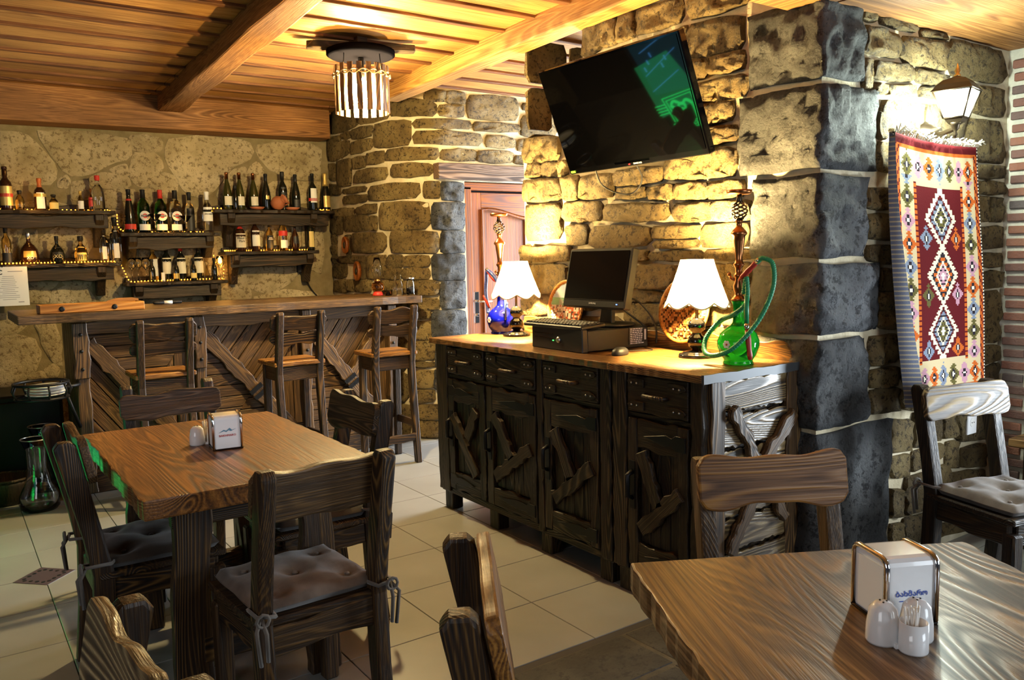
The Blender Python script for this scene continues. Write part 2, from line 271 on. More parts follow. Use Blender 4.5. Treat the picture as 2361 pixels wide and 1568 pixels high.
D={"TV":[[[3.37,2.596],[3.225,2.575],[3.228,2.444],[3.373,2.436]],[[3.216,2.578],[3.111,2.56],[3.113,2.45],[3.218,2.454]],[[3.102,2.57],[2.985,2.562],[2.986,2.452],[3.103,2.454]],[[2.976,2.563],[2.679,2.551],[2.679,2.446],[2.977,2.453]],[[2.64,2.552],[2.315,2.529],[2.314,2.434],[2.64,2.442]],[[2.706,2.413],[2.655,2.415],[2.655,2.362],[2.706,2.362]],[[2.64,2.42],[2.34,2.392],[2.339,2.259],[2.64,2.278]],[[2.679,2.353],[2.648,2.349],[2.648,2.288],[2.679,2.289]],[[2.659,2.262],[2.542,2.25],[2.542,2.179],[2.659,2.183]],[[2.52,2.251],[2.332,2.25],[2.331,2.177],[2.52,2.186]],[[2.624,2.16],[2.318,2.151],[2.317,2.064],[2.624,2.082]],[[2.594,2.06],[2.392,2.055],[2.391,1.975],[2.594,1.979]],[[2.549,1.956],[2.37,1.948],[2.37,1.886],[2.548,1.894]],[[2.784,1.849],[2.376,1.86],[2.375,1.736],[2.784,1.755]],[[3.13,1.829],[2.8,1.821],[2.801,1.756],[3.131,1.752]],[[3.896,2.079],[3.582,2.054],[3.585,1.934],[3.901,1.945]],[[3.864,1.934],[3.748,1.93],[3.75,1.859],[3.866,1.865]],[[3.736,1.928],[3.608,1.922],[3.61,1.848],[3.738,1.858]],[[3.596,1.92],[3.518,1.916],[3.52,1.845],[3.598,1.849]],[[3.452,2.425],[3.228,2.412],[3.23,2.305],[3.455,2.32]],[[3.21,2.302],[2.9,2.28],[2.9,2.173],[3.212,2.201]],[[3.173,2.169],[2.75,2.142],[2.751,2.044],[3.175,2.069]],[[3.455,2.301],[3.191,2.273],[3.193,2.172],[3.457,2.201]],[[3.415,2.175],[3.174,2.144],[3.175,2.056],[3.417,2.076]],[[3.156,2.041],[2.687,2.017],[2.687,1.891],[3.158,1.914]],[[3.917,1.847],[3.57,1.828],[3.573,1.717],[3.921,1.729]],[[3.554,1.83],[3.417,1.828],[3.42,1.71],[3.556,1.716]],[[3.401,1.823],[3.149,1.817],[3.151,1.705],[3.404,1.709]],[[3.135,1.818],[2.801,1.814],[2.801,1.752],[3.136,1.755]],[[3.122,1.738],[2.916,1.733],[2.917,1.685],[3.122,1.69]],[[2.895,1.726],[2.739,1.729],[2.739,1.666],[2.895,1.672]],[[2.723,1.731],[2.537,1.721],[2.536,1.652],[2.723,1.661]],[[2.518,1.72],[2.334,1.716],[2.333,1.65],[2.518,1.651]],[[3.903,1.698],[3.574,1.693],[3.578,1.511],[3.91,1.502]],[[3.557,1.695],[3.239,1.685],[3.241,1.589],[3.559,1.598]],[[3.21,1.667],[2.768,1.645],[2.768,1.569],[3.211,1.582]],[[2.723,1.64],[2.51,1.632],[2.51,1.559],[2.723,1.56]],[[2.499,1.631],[2.293,1.626],[2.292,1.551],[2.499,1.55]],[[3.526,1.569],[3.354,1.568],[3.355,1.473],[3.529,1.471]],[[3.323,1.559],[2.887,1.543],[2.887,1.456],[3.325,1.447]],[[2.861,1.541],[2.578,1.536],[2.577,1.483],[2.861,1.484]],[[2.853,1.474],[2.577,1.472],[2.577,1.438],[2.853,1.438]],[[2.555,1.535],[2.292,1.532],[2.291,1.438],[2.554,1.438]],[[3.848,1.464],[3.495,1.462],[3.497,1.384],[3.85,1.381]],[[3.949,1.466],[3.86,1.464],[3.863,1.381],[3.952,1.379]],[[3.474,1.439],[3.031,1.435],[3.032,1.385],[3.475,1.384]],[[3.004,1.427],[2.905,1.427],[2.905,1.386],[3.004,1.384]],[[2.894,1.419],[2.554,1.422],[2.554,1.383],[2.894,1.381]],[[2.539,1.423],[2.291,1.422],[2.29,1.383],[2.539,1.381]],[[3.851,1.359],[3.531,1.361],[3.535,1.212],[3.856,1.196]],[[3.509,1.359],[3.032,1.361],[3.033,1.246],[3.512,1.233]],[[3.004,1.352],[2.711,1.355],[2.711,1.255],[3.005,1.244]],[[2.695,1.357],[2.436,1.36],[2.435,1.258],[2.695,1.25]],[[2.415,1.357],[2.29,1.359],[2.289,1.264],[2.414,1.259]],[[3.947,1.361],[3.864,1.36],[3.869,1.196],[3.952,1.194]],[[3.953,1.177],[3.685,1.188],[3.688,1.084],[3.957,1.068]],[[3.662,1.187],[3.052,1.223],[3.053,1.165],[3.665,1.085]],[[3.024,1.227],[2.811,1.235],[2.811,1.183],[3.025,1.173]],[[2.794,1.233],[2.501,1.243],[2.501,1.195],[2.794,1.182]],[[2.486,1.242],[2.296,1.248],[2.295,1.203],[2.486,1.194]],[[3.053,1.158],[2.786,1.17],[2.786,1.078],[3.054,1.06]],[[2.769,1.171],[2.457,1.186],[2.456,1.092],[2.769,1.072]],[[2.442,1.184],[2.295,1.193],[2.294,1.104],[2.442,1.093]],[[3.964,1.052],[3.072,1.1],[3.073,1.021],[3.967,0.956]],[[3.044,1.049],[2.753,1.068],[2.753,1.036],[3.045,1.01]],[[2.736,1.064],[2.427,1.084],[2.427,1.049],[2.736,1.025]],[[2.413,1.085],[2.294,1.092],[2.294,1.058],[2.412,1.05]]],"PL":[[[2.307,2.409],[1.987,2.373],[1.982,2.08],[2.304,2.093]],[[2.349,2.079],[1.977,2.048],[1.971,1.738],[2.346,1.744]],[[2.274,1.713],[1.973,1.715],[1.967,1.388],[2.27,1.378]],[[2.283,1.356],[1.966,1.365],[1.96,1.082],[2.28,1.067]]],"QR":[[[2.813,2.368],[3.074,2.367],[3.085,2.066],[2.821,2.067]],[[2.822,2.05],[3.193,2.038],[3.207,1.715],[2.831,1.723]],[[2.834,1.706],[3.128,1.698],[3.141,1.372],[2.832,1.377]],[[2.833,1.355],[3.235,1.342],[3.246,1.069],[2.84,1.082]],[[2.855,1.061],[3.172,1.051],[3.176,0.704],[2.862,0.707]],[[2.861,0.693],[3.346,0.67],[3.369,0.156],[2.874,0.222]]],"RG":[[[3.087,2.358],[3.167,2.356],[3.168,2.323],[3.089,2.323]],[[3.203,2.36],[3.478,2.354],[3.48,2.318],[3.204,2.319]],[[3.514,2.342],[3.717,2.343],[3.719,2.314],[3.516,2.309]],[[3.094,2.297],[3.34,2.297],[3.345,2.199],[3.098,2.196]],[[3.369,2.294],[3.714,2.308],[3.721,2.183],[3.374,2.188]],[[3.744,2.333],[4.241,2.329],[4.253,2.181],[3.754,2.175]],[[3.094,2.17],[3.156,2.173],[3.161,2.054],[3.099,2.058]],[[3.174,2.173],[3.473,2.18],[3.476,2.119],[3.177,2.098]],[[3.483,2.178],[3.712,2.165],[3.714,2.122],[3.486,2.116]],[[3.169,2.085],[3.256,2.084],[3.257,2.047],[3.17,2.047]],[[3.27,2.085],[3.497,2.1],[3.499,2.058],[3.272,2.044]],[[3.517,2.098],[3.737,2.108],[3.739,2.069],[3.519,2.058]],[[3.231,2.02],[3.541,2.03],[3.548,1.91],[3.236,1.907]],[[3.551,2.031],[3.908,2.044],[3.918,1.902],[3.558,1.907]],[[3.959,2.145],[4.248,2.161],[4.259,2.025],[3.967,2.029]],[[3.934,1.999],[4.261,2.004],[4.277,1.809],[3.947,1.817]],[[3.21,1.967],[3.261,1.966],[3.265,1.868],[3.214,1.867]],[[3.218,1.85],[3.304,1.849],[3.309,1.734],[3.223,1.734]],[[3.995,1.79],[4.284,1.8],[4.289,1.739],[4.0,1.732]],[[4.013,1.715],[4.29,1.724],[4.295,1.663],[4.017,1.656]],[[3.141,1.661],[3.306,1.666],[3.31,1.576],[3.144,1.583]],[[3.15,1.552],[3.33,1.555],[3.335,1.451],[3.154,1.457]],[[3.15,1.428],[3.346,1.426],[3.35,1.345],[3.152,1.368]],[[3.251,1.33],[3.36,1.323],[3.365,1.23],[3.255,1.24]],[[3.251,1.227],[3.37,1.222],[3.374,1.145],[3.254,1.16]],[[3.254,1.149],[3.379,1.142],[3.382,1.067],[3.257,1.084]],[[3.183,1.046],[3.383,1.042],[3.389,0.925],[3.188,0.922]],[[3.194,0.904],[3.4,0.904],[3.404,0.817],[3.197,0.831]],[[4.03,1.65],[4.145,1.65],[4.154,1.533],[4.038,1.532]],[[4.168,1.642],[4.282,1.644],[4.291,1.53],[4.177,1.53]],[[4.059,1.502],[4.28,1.513],[4.288,1.403],[4.066,1.406]],[[4.092,1.379],[4.291,1.378],[4.296,1.31],[4.097,1.315]],[[4.111,1.29],[4.311,1.29],[4.317,1.212],[4.117,1.21]],[[4.128,1.191],[4.305,1.196],[4.326,0.935],[4.146,0.949]],[[4.147,0.933],[4.327,0.921],[4.333,0.848],[4.154,0.839]],[[4.155,0.82],[4.328,0.832],[4.338,0.705],[4.162,0.725]],[[3.364,1.657],[4.008,1.674],[4.014,1.585],[3.368,1.577]],[[3.369,1.555],[3.644,1.558],[3.651,1.44],[3.374,1.442]],[[3.655,1.558],[4.016,1.561],[4.025,1.436],[3.662,1.44]],[[3.385,1.426],[4.038,1.418],[4.047,1.292],[3.39,1.311]],[[3.401,1.295],[4.061,1.273],[4.071,1.133],[3.407,1.168]],[[3.418,1.151],[4.097,1.113],[4.105,1.002],[3.423,1.05]],[[3.424,1.034],[3.786,1.019],[3.793,0.894],[3.43,0.91]],[[3.808,1.017],[4.117,1.001],[4.127,0.869],[3.816,0.892]],[[3.441,0.892],[4.129,0.844],[4.137,0.727],[3.445,0.801]],[[3.195,0.815],[3.406,0.812],[3.411,0.709],[3.198,0.715]],[[3.363,0.668],[3.532,0.647],[3.539,0.508],[3.37,0.525]],[[3.543,0.675],[3.777,0.646],[3.784,0.524],[3.551,0.514]],[[3.375,0.497],[3.515,0.496],[3.52,0.392],[3.379,0.411]],[[3.535,0.499],[3.812,0.501],[3.817,0.431],[3.54,0.404]],[[3.372,0.359],[3.468,0.337],[3.474,0.215],[3.377,0.231]],[[3.487,0.388],[3.688,0.383],[3.698,0.207],[3.496,0.216]],[[3.709,0.391],[3.869,0.392],[3.885,0.128],[3.724,0.135]],[[3.379,0.197],[3.47,0.185],[3.475,0.094],[3.383,0.108]],[[3.477,0.198],[3.691,0.19],[3.698,0.055],[3.482,0.086]],[[3.927,0.627],[4.199,0.591],[4.209,0.461],[3.936,0.489]],[[3.973,0.447],[4.21,0.441],[4.219,0.323],[3.979,0.357]],[[3.889,0.343],[4.233,0.302],[4.242,0.182],[3.896,0.234]],[[3.716,0.128],[4.253,0.041],[4.259,-0.05],[3.72,0.057]],[[3.896,0.222],[4.243,0.169],[4.251,0.06],[3.903,0.125]],[[3.427,0.789],[3.764,0.762],[3.77,0.664],[3.431,0.707]],[[3.793,0.644],[3.904,0.629],[3.911,0.517],[3.8,0.521]],[[3.835,0.499],[3.947,0.488],[3.955,0.361],[3.842,0.38]]],"CV":[[[0.154,2.704],[0.712,2.634],[0.699,2.494],[0.129,2.497]],[[0.729,2.623],[1.179,2.611],[1.172,2.491],[0.718,2.499]],[[-0.123,2.475],[0.332,2.462],[0.312,2.279],[-0.148,2.276]],[[0.356,2.473],[0.56,2.471],[0.554,2.417],[0.352,2.434]],[[0.58,2.478],[0.941,2.469],[0.935,2.385],[0.572,2.398]],[[0.36,2.408],[0.521,2.397],[0.511,2.308],[0.345,2.276]],[[0.544,2.378],[0.934,2.37],[0.927,2.285],[0.533,2.28]],[[0.978,2.463],[1.385,2.457],[1.378,2.271],[0.965,2.287]],[[1.186,2.625],[1.583,2.584],[1.579,2.476],[1.179,2.506]],[[1.51,2.658],[1.659,2.664],[1.657,2.59],[1.508,2.594]],[[1.676,2.661],[1.826,2.667],[1.824,2.587],[1.673,2.584]],[[1.612,2.555],[1.814,2.569],[1.812,2.487],[1.61,2.482]],[[1.852,2.65],[2.322,2.669],[2.318,2.494],[1.846,2.478]],[[2.37,2.633],[2.678,2.654],[2.677,2.588],[2.369,2.579]],[[2.363,2.532],[2.707,2.55],[2.704,2.39],[2.359,2.375]],[[1.41,2.456],[1.882,2.458],[1.88,2.394],[1.408,2.39]],[[1.899,2.452],[2.341,2.46],[2.34,2.405],[1.897,2.383]],[[1.407,2.368],[1.974,2.366],[1.971,2.273],[1.403,2.273]],[[2.015,2.36],[2.289,2.347],[2.288,2.277],[2.012,2.27]],[[2.319,2.341],[2.538,2.351],[2.536,2.267],[2.316,2.255]],[[1.114,2.256],[1.594,2.242],[1.592,2.153],[1.109,2.174]],[[1.621,2.228],[1.911,2.24],[1.908,2.156],[1.619,2.154]],[[1.929,2.233],[2.258,2.244],[2.255,2.158],[1.926,2.151]],[[2.286,2.214],[2.535,2.227],[2.534,2.161],[2.284,2.151]],[[0.587,2.243],[0.811,2.242],[0.804,2.157],[0.578,2.161]],[[0.854,2.254],[1.094,2.251],[1.089,2.167],[0.847,2.169]],[[-0.146,2.25],[0.191,2.233],[0.176,2.104],[-0.163,2.12]],[[0.24,2.253],[0.547,2.248],[0.524,2.037],[0.215,2.044]],[[0.606,2.136],[1.125,2.127],[1.119,2.032],[0.596,2.04]],[[1.181,2.136],[1.545,2.123],[1.543,2.034],[1.176,2.039]],[[0.326,2.01],[0.808,2.006],[0.804,1.959],[0.321,1.97]],[[0.331,1.952],[0.827,1.935],[0.823,1.878],[0.323,1.884]],[[0.857,1.995],[1.442,1.986],[1.438,1.869],[0.848,1.881]],[[1.484,1.982],[1.594,1.982],[1.591,1.87],[1.481,1.872]],[[-0.167,2.085],[0.283,2.032],[0.276,1.973],[-0.18,1.988]],[[0.009,1.858],[0.581,1.842],[0.575,1.781],[0.001,1.793]],[[0.617,1.841],[0.963,1.854],[0.958,1.778],[0.612,1.787]],[[1.003,1.852],[1.516,1.835],[1.509,1.634],[0.989,1.644]],[[-0.161,1.785],[0.305,1.78],[0.289,1.638],[-0.179,1.642]],[[0.326,1.782],[0.84,1.768],[0.83,1.646],[0.312,1.653]],[[0.869,1.751],[0.958,1.747],[0.951,1.645],[0.861,1.649]],[[0.502,1.63],[1.077,1.619],[1.068,1.468],[0.485,1.469]],[[1.138,1.623],[1.575,1.611],[1.57,1.45],[1.128,1.467]],[[-0.18,1.629],[0.158,1.622],[0.15,1.555],[-0.19,1.554]],[[-0.192,1.539],[0.148,1.539],[0.139,1.458],[-0.202,1.461]],[[0.37,1.612],[0.48,1.612],[0.464,1.462],[0.353,1.462]],[[-0.18,1.444],[0.149,1.446],[0.141,1.385],[-0.187,1.387]],[[0.159,1.44],[0.764,1.443],[0.759,1.383],[0.152,1.385]],[[1.102,1.434],[1.268,1.435],[1.264,1.347],[1.096,1.344]],[[1.292,1.427],[1.499,1.43],[1.496,1.347],[1.289,1.356]],[[-0.189,1.374],[0.364,1.375],[0.352,1.266],[-0.205,1.25]],[[0.562,1.374],[0.758,1.375],[0.747,1.254],[0.55,1.251]],[[1.033,1.33],[1.263,1.332],[1.259,1.259],[1.028,1.255]],[[1.273,1.332],[1.5,1.333],[1.497,1.255],[1.269,1.256]],[[-0.184,1.225],[0.51,1.244],[0.5,1.142],[-0.197,1.123]],[[0.529,1.235],[0.843,1.24],[0.836,1.15],[0.519,1.141]],[[0.874,1.233],[1.368,1.239],[1.365,1.15],[0.866,1.136]],[[1.384,1.234],[1.564,1.232],[1.56,1.133],[1.38,1.128]],[[1.318,1.095],[1.563,1.099],[1.561,1.02],[1.315,1.02]],[[1.349,0.992],[1.496,0.996],[1.494,0.954],[1.348,0.95]],[[0.78,1.435],[1.078,1.438],[1.067,1.264],[0.764,1.254]],[[-0.086,1.077],[0.735,1.11],[0.725,1.003],[-0.1,0.959]],[[0.768,1.103],[1.301,1.107],[1.297,1.021],[0.758,0.996]],[[1.362,1.008],[1.493,1.007],[1.491,0.951],[1.359,0.949]],[[1.323,0.759],[1.519,0.766],[1.514,0.631],[1.318,0.623]],[[1.317,0.598],[1.525,0.605],[1.524,0.569],[1.315,0.564]],[[1.307,0.526],[1.517,0.535],[1.513,0.411],[1.301,0.399]],[[1.307,0.371],[1.507,0.388],[1.504,0.297],[1.303,0.279]],[[1.33,0.258],[1.548,0.267],[1.545,0.159],[1.326,0.148]],[[1.325,0.125],[1.544,0.136],[1.54,-0.001],[1.319,-0.014]],[[1.33,0.917],[1.557,0.916],[1.553,0.788],[1.325,0.788]],[[0.822,0.991],[1.306,1.007],[1.298,0.815],[0.806,0.788]],[[0.804,0.764],[1.297,0.792],[1.285,0.541],[0.781,0.498]],[[0.779,0.474],[1.284,0.518],[1.273,0.288],[0.758,0.228]],[[0.756,0.203],[1.303,0.267],[1.29,-0.012],[0.73,-0.095]]],"CD":[[[1.614,1.981],[1.795,1.979],[1.791,1.85],[1.61,1.855]],[[1.54,1.826],[1.791,1.829],[1.785,1.631],[1.534,1.636]],[[1.6,1.611],[1.792,1.614],[1.787,1.45],[1.595,1.453]],[[1.527,1.434],[1.786,1.432],[1.78,1.239],[1.522,1.247]],[[1.585,1.228],[1.784,1.225],[1.777,1.02],[1.579,1.026]],[[1.514,1.003],[1.781,0.995],[1.775,0.799],[1.507,0.8]],[[1.517,0.535],[1.59,0.532],[1.586,0.396],[1.513,0.399]],[[1.535,0.76],[1.693,0.751],[1.687,0.559],[1.529,0.569]],[[1.563,0.375],[1.68,0.365],[1.673,0.148],[1.556,0.158]],[[1.561,0.135],[1.673,0.125],[1.668,-0.013],[1.557,-0.002]]],"BW":[[[0.454,2.368],[0.551,2.374],[0.63,2.349],[0.739,2.211],[0.79,2.14],[0.775,2.056],[0.725,2.013],[0.635,2.031],[0.552,2.007],[0.538,1.935],[0.422,1.932]],[[0.688,2.393],[0.912,2.403],[1.105,2.394],[1.284,2.378],[1.309,2.293],[1.285,2.226],[1.151,2.188],[1.028,2.118],[0.928,2.082],[0.845,2.121],[0.786,2.213],[0.719,2.313]],[[1.326,2.397],[1.514,2.398],[1.538,2.361],[1.519,2.304],[1.35,2.29],[1.317,2.337]],[[1.588,2.386],[1.842,2.424],[2.212,2.412],[2.251,2.367],[2.253,2.284],[2.178,2.234],[2.07,2.194],[1.983,2.097],[1.919,1.991],[1.837,1.954],[1.736,1.952],[1.664,2.041],[1.607,2.163],[1.568,2.24]],[[2.306,2.382],[2.505,2.411],[2.748,2.419],[2.851,2.388],[2.832,2.126],[2.694,2.122],[2.541,2.129],[2.394,2.196],[2.302,2.299]],[[1.338,2.262],[1.464,2.274],[1.524,2.227],[1.531,2.16],[1.452,2.09],[1.417,2.034],[1.364,2.021],[1.315,2.063],[1.299,2.14]],[[1.157,2.134],[1.261,2.171],[1.267,2.106],[1.225,2.099]],[[0.811,2.036],[0.851,2.074],[0.868,2.038],[0.847,2.006],[0.804,2.005]],[[1.024,2.065],[1.106,2.105],[1.275,2.084],[1.287,2.03],[1.24,2.006],[1.119,2.003],[1.03,2.011]],[[0.896,2.028],[0.984,2.042],[0.999,1.989],[0.985,1.914],[0.889,1.922]],[[1.484,2.08],[1.55,2.116],[1.623,2.085],[1.632,2.04],[1.604,1.949],[1.486,1.946],[1.448,2.023]],[[1.117,1.97],[1.31,1.986],[1.327,1.921],[1.25,1.853],[1.109,1.851]],[[2.08,2.159],[2.2,2.199],[2.171,2.104],[2.066,1.912],[1.972,1.911],[1.953,1.98]],[[2.224,2.189],[2.287,2.239],[2.332,2.181],[2.315,2.085],[2.185,1.915],[2.154,2.009]],[[2.413,2.088],[2.666,2.084],[2.838,2.102],[2.829,1.927],[2.404,1.907],[2.36,2.014]],[[1.351,1.976],[1.425,1.989],[1.472,1.901],[1.373,1.833],[1.334,1.877]],[[0.407,1.718],[0.541,1.729],[0.557,1.698],[0.495,1.584],[0.495,1.47],[0.389,1.473]],[[0.651,1.604],[0.72,1.667],[0.925,1.741],[0.979,1.677],[0.991,1.569],[0.947,1.494],[0.791,1.464],[0.642,1.488]],[[1.837,1.56],[1.911,1.641],[1.977,1.582],[2.018,1.475],[1.997,1.321],[1.868,1.301],[1.82,1.455]],[[2.13,1.353],[2.314,1.378],[2.579,1.378],[2.616,1.327],[2.507,1.218],[2.339,1.151],[2.205,1.181],[2.114,1.293]],[[2.662,1.725],[2.834,1.751],[2.835,1.499],[2.812,1.296],[2.67,1.376]],[[1.955,1.203],[2.102,1.281],[2.168,1.17],[2.165,1.11],[1.938,1.096]],[[2.202,1.114],[2.491,1.156],[2.751,1.133],[2.775,1.068],[2.211,1.071]],[[0.565,1.301],[0.724,1.327],[0.741,1.295],[0.691,1.254],[0.608,1.257]],[[0.742,1.316],[0.974,1.308],[0.94,1.255],[0.806,1.271]],[[0.552,1.249],[0.672,1.244],[0.679,1.212],[0.656,1.149],[0.546,1.165]],[[0.708,1.221],[0.815,1.26],[0.929,1.234],[0.983,1.155],[0.961,1.117],[0.701,1.131]],[[1.334,1.543],[1.791,1.549],[1.794,1.397],[1.665,1.308],[1.341,1.318]],[[1.106,1.359],[1.189,1.379],[1.204,1.3],[1.164,1.157],[1.041,1.13],[1.016,1.197]],[[2.128,1.747],[2.625,1.762],[2.626,1.527],[2.379,1.432],[2.138,1.509]],[[1.017,1.807],[1.269,1.831],[1.264,1.743],[1.155,1.633],[1.019,1.699]],[[1.289,1.162],[1.768,1.152],[1.785,1.057],[1.283,1.072]],[[1.209,1.853],[1.587,1.836],[1.809,1.861],[1.825,1.746],[1.221,1.721]],[[0.416,1.841],[0.689,1.887],[0.932,1.848],[0.984,1.763],[0.588,1.75],[0.409,1.749]],[[0.512,1.574],[0.637,1.677],[0.604,1.468],[0.504,1.46]],[[0.347,0.903],[0.438,0.918],[0.554,0.877],[0.592,0.756],[0.547,0.652],[0.439,0.556],[0.321,0.547]],[[0.562,0.994],[0.703,0.995],[0.721,0.842],[0.728,0.678],[0.682,0.693],[0.648,0.751],[0.602,0.905]],[[0.622,0.645],[0.671,0.673],[0.706,0.637],[0.684,0.595],[0.628,0.601]],[[0.507,0.602],[0.592,0.626],[0.626,0.579],[0.55,0.565]],[[0.336,0.503],[0.501,0.528],[0.717,0.515],[0.706,0.351],[0.491,0.378],[0.335,0.365]],[[0.332,0.323],[0.655,0.302],[0.653,0.137],[0.322,0.185]],[[0.359,1.07],[0.521,1.06],[0.536,1.017],[0.439,0.928],[0.349,0.924]],[[0.768,0.98],[1.649,0.946],[1.748,0.702],[0.995,0.698],[0.766,0.806]],[[0.757,0.675],[1.302,0.647],[1.616,0.405],[0.742,0.457]]],"PT":[[2.93,7.02],[2.929,6.978],[2.926,6.894],[2.923,6.769],[2.918,6.601],[2.915,6.454],[2.915,6.326],[2.918,6.219],[2.923,6.131],[2.931,6.046],[2.942,5.962],[2.956,5.88],[2.974,5.8],[2.997,5.73],[3.026,5.67],[3.06,5.62],[3.1,5.58],[3.146,5.549],[3.199,5.526],[3.258,5.512],[3.322,5.508],[3.445,5.504],[3.625,5.501],[3.862,5.5],[4.157,5.5],[4.379,5.5],[4.526,5.5],[4.6,5.5]]}
# ------------------------------------------------------------------ floor
GX, GY = 2.3032, 4.6376
fl = MB().box((1.9, 2.9, -.053), (9, 10, .1)).build('floor', GROUT); struct(fl)
tm = MB().box((0, 0, -.004), (.3965, .3965, .008)).build('tile', TILE, fl, bevel=.0015)
tile_src = tm; first = True
for i in range(-16, 17):
    for j in range(-14, 14):
        x, y = GX + (i + .5) * .4, GY + (j + .5) * .4
        if not (-1.1 < x < 5.7 and -.6 < y < 7.2): continue
        if y < 2.2 and x < 2.3: continue
        if x > 3 and 2.4 < y < 3.6: continue
        o = tile_src if first else tile_src.copy()
        if not first: COL.objects.link(o)
        first = False; o.location = (x, y, 0)
# dark slate patch in the foreground, irregular flags with pale joints
sj = MB().box((.65, .95, -.006), (3.3, 2.5, .01)).build('slate_bed', SLJ, fl)
ys = [2.205]
while ys[-1] > -.2: ys.append(ys[-1] - rnd.uniform(.22, .36))
for r_ in range(len(ys) - 1):
    x = -1.0 + rnd.uniform(0, .1)
    while x < 2.28:
        w = rnd.uniform(.25, .55); x1 = min(x + w, 2.295)
        if x1 - x > .08:
            j = lambda: rnd.uniform(-.012, .012)
            a, b = ys[r_] - .009, ys[r_ + 1] + .009
            top = 0 if r_ == 0 else 1
            MB().prism([(x + .008 + j(), b + j()), (x1 - .008 + j(), b + j()), (x1 - .008 + j(), a + j() * top), (x + .008 + j(), a + j() * top)], -.006, .001 + rnd.uniform(0, .002)).build('flagstone', SLATE, fl, bevel=.003)
        x = x1
# diamond inlay, dark with a ring of studs
dia = MB().prism([(.178, 4.2376), (.303, 4.11), (.430, 4.2376), (.303, 4.372)], .0002, .0018)
di = dia.build('diamond_inlay', plain('purple_grey_ceramic', (.06, .04, .05), .35), fl); sd = MB()
for q in range(4):
    for k in range(4):
        P_ = [(.178, 4.2376), (.303, 4.11), (.430, 4.2376), (.303, 4.372)]; a, b = P_[q], P_[(q + 1) % 4]; t = (k + .5) / 4; cx, cy = .303, 4.2376
        x, y = a[0] * (1 - t) + b[0] * t, a[1] * (1 - t) + b[1] * t; x, y = cx + (x - cx) * .72, cy + (y - cy) * .72
        sd.lathe([(.009, .0018), (.009, .003)], 8, T(x, y, 0))
sd.build('stud', BLK, di)['kind'] = 'stuff'
# ------------------------------------------------------------------ stone laying
def resamp(p, n):
    L = [0]; m = len(p)
    for i in range(m): a, b = p[i], p[(i + 1) % m]; L.append(L[-1] + math.hypot(b[0] - a[0], b[1] - a[1]))
    out = []
    for k in range(n):
        d = L[-1] * k / n; i = 0
        while L[i + 1] < d: i += 1
        t = (d - L[i]) / max(1e-9, L[i + 1] - L[i]); a, b = p[i], p[(i + 1) % m]; out.append((a[0] + (b[0] - a[0]) * t, a[1] + (b[1] - a[1]) * t))
    return out
def chaik(p, k=.22):
    o = []
    for i in range(len(p)): a, b = p[i], p[(i + 1) % len(p)]; o += [(a[0] + (b[0] - a[0]) * k, a[1] + (b[1] - a[1]) * k), (a[0] + (b[0] - a[0]) * (1 - k), a[1] + (b[1] - a[1]) * (1 - k))]
    return o
def stone_piece(poly, mapf, depth, m, parent, n=18, rough=.011, name='stone', jit=.007, inset=.007, grow=0.0):
    cx = sum(p[0] for p in poly) / len(poly); cz = sum(p[1] for p in poly) / len(poly)
    p = resamp(chaik(poly, .07), n); q = []
    for (x, z) in p:
        nn = mnoise.noise(Vector((x * 14, z * 14, cx * 3))) * jit
        d = math.hypot(x - cx, z - cz) + 1e-6; q.append((x + (x - cx) / d * (nn + grow), z + (z - cz) / d * (nn + grow)))
    M_ = MB(); vs = []; d0 = depth * rnd.uniform(.75, 1.2)
    def ring(ins, dep, rg):
        for (x, z) in q:
            d = math.hypot(x - cx, z - cz) + 1e-6; k = max(.0, 1 - ins / d) if ins < 1 else 0
            X, Z = cx + (x - cx) * k, cz + (z - cz) * k
            vs.append(mapf(X, Z, dep + rg * mnoise.noise(Vector((X * 19, Z * 19, 5.0))) * 2))
    ring(0, -.012, 0); ring(0.001, d0 * .5, rough * .3); ring(inset, d0, rough)
    for kk in (.62, .28):
        for (x, z) in q:
            X, Z = cx + (x - cx) * kk, cz + (z - cz) * kk
            vs.append(mapf(X, Z, d0 * 1.08 + rough * 2 * mnoise.noise(Vector((X * 17, Z * 17, 1.0)))))
    vs.append(mapf(cx, cz, d0 * 1.1 + rough * mnoise.noise(Vector((cx * 17, cz * 17, 1.0)))))
    fs = [(r * n + i, r * n + (i + 1) % n, (r + 1) * n + (i + 1) % n, (r + 1) * n + i) for r in range(4) for i in range(n)]
    fs += [(4 * n + i, 4 * n + (i + 1) % n, 5 * n) for i in range(n)]
    M_.add(vs, fs); M_.sm = [f >= 2 * n for f in range(len(fs))]
    o = M_.build(name, m, parent)
    # outward normals
    bm = bmesh.new(); bm.from_mesh(o.data); bmesh.ops.recalc_face_normals(bm, faces=bm.faces)
    v0 = Vector(mapf(cx, cz, 1)) - Vector(mapf(cx, cz, 0)); fbig = max(bm.faces, key=lambda f: f.index)
    if fbig.normal.dot(v0) < 0: bmesh.ops.reverse_faces(bm, faces=bm.faces)
    bm.to_mesh(o.data); bm.free(); return o
# ---- wall with the television (block between room and corridor), faces -x
XW, YR = 2.84, 1.967
ws = struct(MB().box(((XW + 3.42) / 2, (YR + 3.925) / 2, 1.025), (3.42 - XW, 3.925 - YR, 2.05)).box(((XW + 3.42) / 2, (YR + 3.385) / 2, 2.385), (3.42 - XW, 3.385 - YR, .67)).build('wall_screen', MO))
mtv = lambda s, z, d: (XW - d, s, z)
for st in D['TV']: stone_piece(st, mtv, .022, ST, ws, grow=.012)
